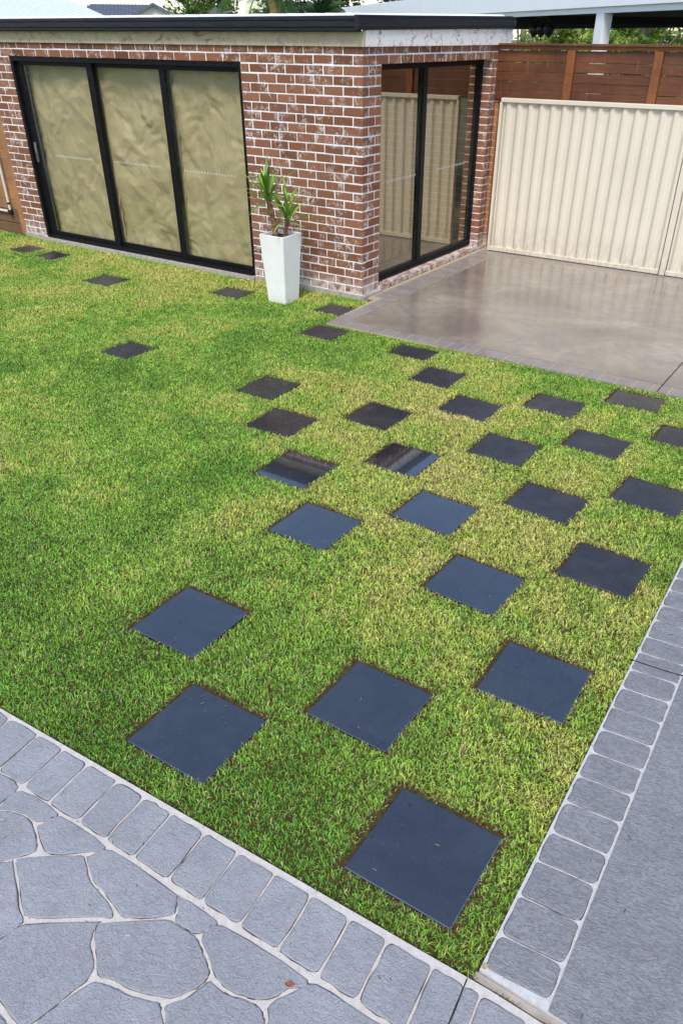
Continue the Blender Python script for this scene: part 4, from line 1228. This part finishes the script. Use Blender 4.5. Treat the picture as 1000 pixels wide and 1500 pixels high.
# ------------------------------------------------------------------ behind the fence: patio cover, neighbours, trees
A_ = Vector((-4.791, 13.5, 0)); D_ = Vector((-0.744, 0.668, 0)).normalized(); N_ = Vector((0.668, 0.744, 0)).normalized()
def pbox(mb, s0, s1, n0, n1, z0, z1):
    P_ = []
    for z in (z0, z1):
        for s_, n_ in ((s0, n0), (s1, n0), (s1, n1), (s0, n1)):
            q = A_ + D_ * s_ + N_ * n_; P_.append((q.x, q.y, z))
    return mb.add(P_, [(0, 3, 2, 1), (4, 5, 6, 7), (0, 1, 5, 4), (1, 2, 6, 5), (2, 3, 7, 6), (3, 0, 4, 7)])
pc = tag(empty('patio_cover', A_), 'white patio cover with dark ceiling and white posts behind the fence', 'patio cover')
def inp(o):
    o.matrix_parent_inverse = Matrix.Translation(pc.location).inverted(); return o
b_ = MB(); pbox(b_, -7, 16.6, 0.0, 0.10, 2.715, 2.79); pbox(b_, -7, 16.6, -0.05, 0.10, 2.79, 3.15)
inp(b_.build('fascia', MT['white_paint'], pc))
b_ = MB(); pbox(b_, -7, 16.5, 0.10, 5.2, 2.74, 2.80)
inp(b_.build('ceiling', MT['ceiling_dark'], pc))
b_ = MB(); pbox(b_, -7, 16.5, 5.0, 5.2, 2.60, 2.74); pbox(b_, 3.4, 3.55, 0.1, 5.0, 2.62, 2.74)
inp(b_.build('rear_beam', MT['ceiling_dark'], pc))
b_ = MB(); pbox(b_, -7, 16.6, 0.10, 5.4, 2.81, 2.86)
inp(b_.build('roof', MT['white_paint'], pc))
b_ = MB(); pbox(b_, -0.17, 0.06, 0.0, 0.14, 0.0, 2.714)
inp(b_.build('post', MT['white_paint'], pc))
b_ = MB(); pbox(b_, 0.55, 0.72, 4.85, 5.0, 0.0, 2.60)
inp(b_.build('post', MT['trunk_grey'], pc))
b_ = MB(); pbox(b_, -6.5, -2.35, 4.2, 4.5, 0.0, 2.739)
inp(b_.build('rear_wall', MT['black_iron'], pc))
# three-headed lamp under the ceiling
LQ = Vector((-6.50, 15.5, 0))
sp = tag(empty('ceiling_lamp', (LQ.x, LQ.y, 2.74)), 'black ceiling lamp with three teardrop heads under the patio cover', 'lamp')
MB().tube([(0, 0, -0.035), (0, 0, 0.0)], 0.09, 12).build('mount', MT['black_iron'], sp)
for k, (off, tilt) in enumerate(((-0.27, 0.25), (0.0, 0.0), (0.27, -0.25))):
    q = D_ * off
    P_ = [(0, 0, -0.03), (q.x * 0.7, q.y * 0.7, -0.045), (q.x * 1.05, q.y * 1.05, -0.08), (q.x, q.y, -0.13)]
    MB().tube(P_, 0.012, 6).build('arm', MT['black_iron'], sp)
    pr_ = [(0.015, -0.12), (0.03, -0.14), (0.085, -0.18), (0.095, -0.22), (0.07, -0.27), (0.03, -0.31), (0.004, -0.34)]
    MB().tube([(q.x + D_.x * tilt * (z + .12), q.y + D_.y * tilt * (z + .12), z) for r, z in pr_], [r for r, z in pr_], 12).build('head', MT['black_iron'], sp)

# neighbouring house with pale metal roof, far left
nh = tag(empty('pale_roof_house', (-24, 17.5, 0)), 'house with pale grey metal roof behind the left end of outbuilding', 'house')
def inn(o):
    o.matrix_parent_inverse = Matrix.Translation(nh.location).inverted(); return o
inn(MB().box(-30, -20.6, 16.6, 18.0, 0, 2.79).build('wall', MT['render_cream'], nh))
v = [(-31, 16, 2.80), (-18.35, 16, 2.80), (-25.4, 22, 2.80), (-35, 22, 2.80), (-30.5, 19, 3.46), (-23.9, 19, 3.46)]
r_ = MB().add(v, [(0, 1, 5, 4), (1, 2, 5), (2, 3, 4, 5), (3, 0, 4), (3, 2, 1, 0)])
rf = inn(r_.build('roof', MT['roof_pale'], nh))
for k in range(34):
    x = -30.6 + k * 0.36
    t = min(1.0, (-18.35 - x) / 5.55)
    if t > 0.05: MB().tube([(x, 16, 2.81), (x, 16 + 3 * t * 0.98, 2.81 + 0.66 * t * 0.98)], 0.012, 4).build('roof_rib', MT['roof_pale'], rf)

# house with grey tiled roof and a cream gable
th = tag(empty('tiled_roof_house', (-66, 62, 0)), 'distant house with grey tiled roof and cream gable', 'house')
def inh(o):
    o.matrix_parent_inverse = Matrix.Translation(th.location).inverted(); return o
HG = [(-64.84, 59.49), (-63.42, 61.01), (-62.06, 62.39)]                 # eave, ridge, eave along the gable face
def back_(p, k): return (p[0] * k, p[1] * k)
ez, rz2 = 3.80, 4.80
ga, gb, gc = HG
kb = 1.10
inh(MB().add([(*ga, 0), (*gc, 0), (*gc, ez), (*gb, rz2 - .15), (*ga, ez)] + [(*back_(q, kb), z) for q, z in ((ga, 0), (gc, 0), (gc, ez), (gb, rz2 - .15), (ga, ez))],
             [(0, 1, 2, 3, 4), (9, 8, 7, 6, 5), (0, 5, 6, 1), (1, 6, 7, 2), (4, 9, 5, 0)]).build('gable_wall', MT['render_cream'], th))
def o_(p, dx): v_ = Vector((gc[0] - ga[0], gc[1] - ga[1])).normalized(); return (p[0] * 0.995 + v_.x * dx, p[1] * 0.995 + v_.y * dx)
E0, R0, E1 = o_(ga, -0.35), o_(gb, 0), o_(gc, 0.35)
vv_ = []
for dz in (0.0, -0.22):
    for k_ in (1.0, kb + 0.01):
        vv_ += [(*back_(E0, k_), ez - 0.1 + dz), (*back_(R0, k_), rz2 + dz), (*back_(E1, k_), ez - 0.1 + dz)]
inh(MB().add(vv_, [(0, 1, 4, 3), (1, 2, 5, 4), (6, 9, 10, 7), (7, 10, 11, 8), (0, 6, 7, 1), (1, 7, 8, 2), (3, 4, 10, 9), (4, 5, 11, 10), (0, 3, 9, 6), (2, 8, 11, 5)]).build('gable_roof', MT['roof_tile_grey'], th))
LA, LB = Vector((-69.6, 57.0)), Vector((-65.98, 61.21))                   # front eave of the main roof
dv = Vector((-0.75, 0.66)).normalized()
inh(MB().add([(*(LA + dv * .4), 0), (*(LB + dv * .4), 0), (*(LB + dv * .4), ez - .1), (*(LA + dv * .4), ez - .1)] + [(*(LA + dv * 7), 0), (*(LB + dv * 7), 0), (*(LB + dv * 7), ez - .1), (*(LA + dv * 7), ez - .1)],
             [(0, 1, 2, 3), (5, 4, 7, 6), (4, 0, 3, 7), (1, 5, 6, 2), (3, 2, 6, 7)]).build('wall', MT['render_cream'], th))
al = (LB - LA).normalized(); LEN = (LB - LA).length + 2.2
for k in range(8):                       # main roof laid in overlapping courses of tiles
    t0, t1 = k / 8, (k + 1) / 8
    z0_, z1_ = ez + (rz2 - ez) * t0, ez + (rz2 - ez) * t1
    a0 = LA + dv * 4.5 * t0 + al * 1.6 * t0; a1 = LA + dv * 4.5 * t1 + al * 1.6 * t1
    b0 = LA + al * LEN + dv * 4.5 * t0; b1 = LA + al * LEN + dv * 4.5 * t1
    inh(MB().add([(*a0, z0_ + .05), (*b0, z0_ + .05), (*b1, z1_), (*a1, z1_), (*a0, z0_ - .06), (*b0, z0_ - .06)], [(0, 1, 2, 3), (4, 5, 1, 0)]).build('tile_course', MT['roof_tile_grey'], th))
    vs = []; fs = []; n = int((b0 - a0).length / 0.34)
    for j in range(n):
        q0 = a0 + al * (j * 0.34 + (0.17 if k % 2 else 0)); q1 = q0 + dv * 4.5 / 8
        i0 = len(vs)
        for q, z in ((q0, z0_ + .05), (q1, z1_ + 0.0)):
            vs += [(*q, z), (*(q + al * 0.07), z + 0.06), (*(q + al * 0.14), z)]
        fs += [(i0, i0 + 1, i0 + 4, i0 + 3), (i0 + 1, i0 + 2, i0 + 5, i0 + 4), (i0, i0 + 2, i0 + 1)]
    tag(inh(MB().add(vs, fs).build('tile_rolls', MT['roof_tile_grey'], th)), kind='stuff')

# trees
def tree(name, x, y, h, rx, rz_, nleaf, seed, label, c0, c1, leaf=0.16, lean=0.0, clumps=26):
    rr = random.Random(seed)
    t = tag(empty(name, (x, y, 0)), label, 'tree', 'trees behind the garden')
    r0 = 0.022 * h + 0.05
    zc = h - rz_
    tb = MB().tube([(0, 0, -0.1), (lean * .4, 0.05, zc * 0.45), (lean, 0, zc), (lean * 1.1, 0.1, zc + rz_ * 0.6)], [r0 * 1.25, r0, r0 * 0.7, r0 * 0.2], 8)
    cl_ = []
    for k in range(clumps):
        while True:
            p = Vector((rr.uniform(-1, 1), rr.uniform(-1, 1), rr.uniform(-1, 1)))
            if 0.2 < p.length < 1: break
        cl_.append((Vector((lean + p.x * rx, p.y * rx, zc + p.z * rz_)), rr.uniform(0.18, 0.34) * rx))
    for q, r in cl_[:9]:
        a = Vector((lean, 0, zc - rz_ * 0.5)); m_ = a.lerp(q, 0.5) + Vector((0, 0, -0.1 * rz_))
        tb.tube([a, m_, q], [r0 * 0.4, r0 * 0.25, r0 * 0.08], 5)
    tb.build('trunk', MT['trunk_grey'], t, True)
    v = []; f = []; c = []
    for k in range(nleaf):
        q, r = rr.choice(cl_)
        d = Vector((rr.gauss(0, 1), rr.gauss(0, 1), rr.gauss(0, 0.8))); d = d.normalized() * r * rr.random() ** 0.45
        p = q + d
        a = Vector((rr.gauss(0, 1), rr.gauss(0, 1), rr.gauss(0, .7))).normalized(); b = a.orthogonal().normalized()
        b.rotate(Matrix.Rotation(rr.uniform(0, 6.28), 3, a))
        s_ = leaf * rr.uniform(0.6, 1.3)
        i0 = len(v)
        v += [p - a * s_, p + b * s_ * 0.34, p + a * s_, p - b * s_ * 0.34]; f.append((i0, i0 + 1, i0 + 2, i0 + 3))
        cc_ = Vector(c0).lerp(Vector(c1), rr.random() ** 1.3)
        c += [(*cc_, 1)] * 4
    colored('crown', v, f, c, MT['leaf_attr'], t)
    return t
DG, LG = (0.10, 0.17, 0.03), (0.38, 0.47, 0.09)
tree('garden_tree', -13.9, 31.5, 4.7, 2.6, 2.1, 11000, 1, 'olive green tree behind the patio lamp, left of the grey post', DG, LG, 0.10)
tree('garden_tree', -10.8, 30.5, 4.9, 2.2, 2.2, 11000, 2, 'green tree between the grey post and the white patio post', DG, LG, 0.10)
tree('garden_tree', -8.3, 27.5, 4.6, 1.7, 2.0, 10000, 3, 'bright green leafy tree right of the white patio post', (0.13, 0.24, 0.035), (0.46, 0.60, 0.10), 0.11)
tree('garden_tree', -5.6, 27.5, 4.4, 1.8, 2.0, 6000, 4, 'green tree behind the dark patio wall at the right', DG, LG, 0.10)
tree('gum_tree', -70.5, 74, 7.4, 4.2, 2.6, 5000, 5, 'broad green tree crown above the distant grey tiled roof', DG, (0.10, 0.17, 0.03), 0.26)
tree('gum_tree', -58.5, 71, 7.6, 2.6, 2.8, 2600, 6, 'thin open tree right of the distant cream gable', (0.03, 0.05, 0.02), (0.11, 0.14, 0.05), 0.24, 0.3, 18)
tree('gum_tree', -26.5, 37, 5.4, 1.7, 1.5, 2600, 7, 'dark tree left of the end of the white patio cover', (0.02, 0.035, 0.012), (0.09, 0.10, 0.035), 0.14)
tree('gum_tree', -24.0, 41, 6.6, 2.2, 1.6, 2600, 8, 'dark tree rising above the white patio cover roof', (0.02, 0.04, 0.012), (0.08, 0.12, 0.035), 0.16)
tree('garden_tree', -18.6, 23.5, 3.55, 1.0, 0.9, 2400, 9, 'low dark green bushy tree beneath the palm fronds', (0.015, 0.04, 0.01), (0.07, 0.13, 0.025), 0.08)

def palm(x, y, h, nf, L, seed, label, c0, c1, trunk_m, r=0.13, el0=15, el1=75):
    rr = random.Random(seed)
    t = tag(empty('palm_tree', (x, y, 0)), label, 'palm', 'trees behind the garden')
    n = 18
    tb = MB().tube([(0.02 * math.sin(i), 0, -0.1 + (h + 0.1) * i / n) for i in range(n + 1)], [r * (1.15 if i % 2 else 1.0) for i in range(n + 1)], 10)
    tb.build('trunk', trunk_m, t, True)
    for k in range(nf):
        v = []; f = []; c = []
        az = k * 2.4 + rr.uniform(-.3, .3); el = math.radians(rr.uniform(el0, el1))
        hh = Vector((math.cos(az), math.sin(az), 0)); sd_ = Vector((-math.sin(az), math.cos(az), 0))
        p = Vector((0, 0, h)); LL = L * rr.uniform(0.75, 1.1); segs = 26; pts = []
        for s_ in range(segs + 1):
            tt = s_ / segs; e = el - 1.5 * tt ** 1.6
            d = hh * math.cos(e) + Vector((0, 0, math.sin(e)))
            pts.append((p.copy(), d)); p = p + d * LL / segs
        col_ = Vector(c0).lerp(Vector(c1), rr.random())
        for s_ in range(2, segs + 1):
            q, d = pts[s_]; tt = s_ / segs
            ll = LL * 0.34 * math.sin(PI * (0.12 + 0.86 * tt)) + 0.05
            for sg in (-1, 1):
                for sub in (0, 0.5):
                    q2 = q - d * (LL / segs) * sub
                    dirn = (sd_ * sg * 0.85 + d * 0.55 + Vector((0, 0, -0.32))).normalized()
                    e1 = q2 + dirn * ll * 0.5; e2 = q2 + dirn * ll + Vector((0, 0, -0.22 * ll))
                    w = d * 0.009
                    i0 = len(v); v += [q2 - w, q2 + w, e1 + w, e1 - w, e2]; f += [(i0, i0 + 1, i0 + 2, i0 + 3), (i0 + 3, i0 + 2, i0 + 4)]
                    c += [(*(col_ * rr.uniform(0.7, 1.2)), 1)] * 5
        i0 = len(v)
        for q, d in pts: v += [q - sd_ * 0.018, q + sd_ * 0.018]; c += [(*(col_ * 1.2), 1)] * 2
        for s_ in range(segs): a = i0 + s_ * 2; f.append((a, a + 1, a + 3, a + 2))
        colored('frond', v, f, c, MT['leaf_attr'], t)
palm(-16.15, 20.0, 3.36, 9, 1.7, 31, 'palm with yellow-brown trunk rising over the outbuilding roof', (0.02, 0.06, 0.02), (0.06, 0.14, 0.03), MT['palm_trunk'], 0.15, -15, 50)
palm(-15.7, 21.4, 2.75, 9, 0.95, 33, 'small palm with fan of fronds right of the palm trunk', (0.02, 0.06, 0.02), (0.07, 0.13, 0.03), MT['palm_trunk'], 0.09, 5, 70)
palm(-18.9, 20.6, 2.55, 9, 0.85, 35, 'small grey-fronded palm left of the dark bushy tree', (0.10, 0.10, 0.08), (0.20, 0.20, 0.16), MT['trunk_grey'], 0.07, 10, 85)
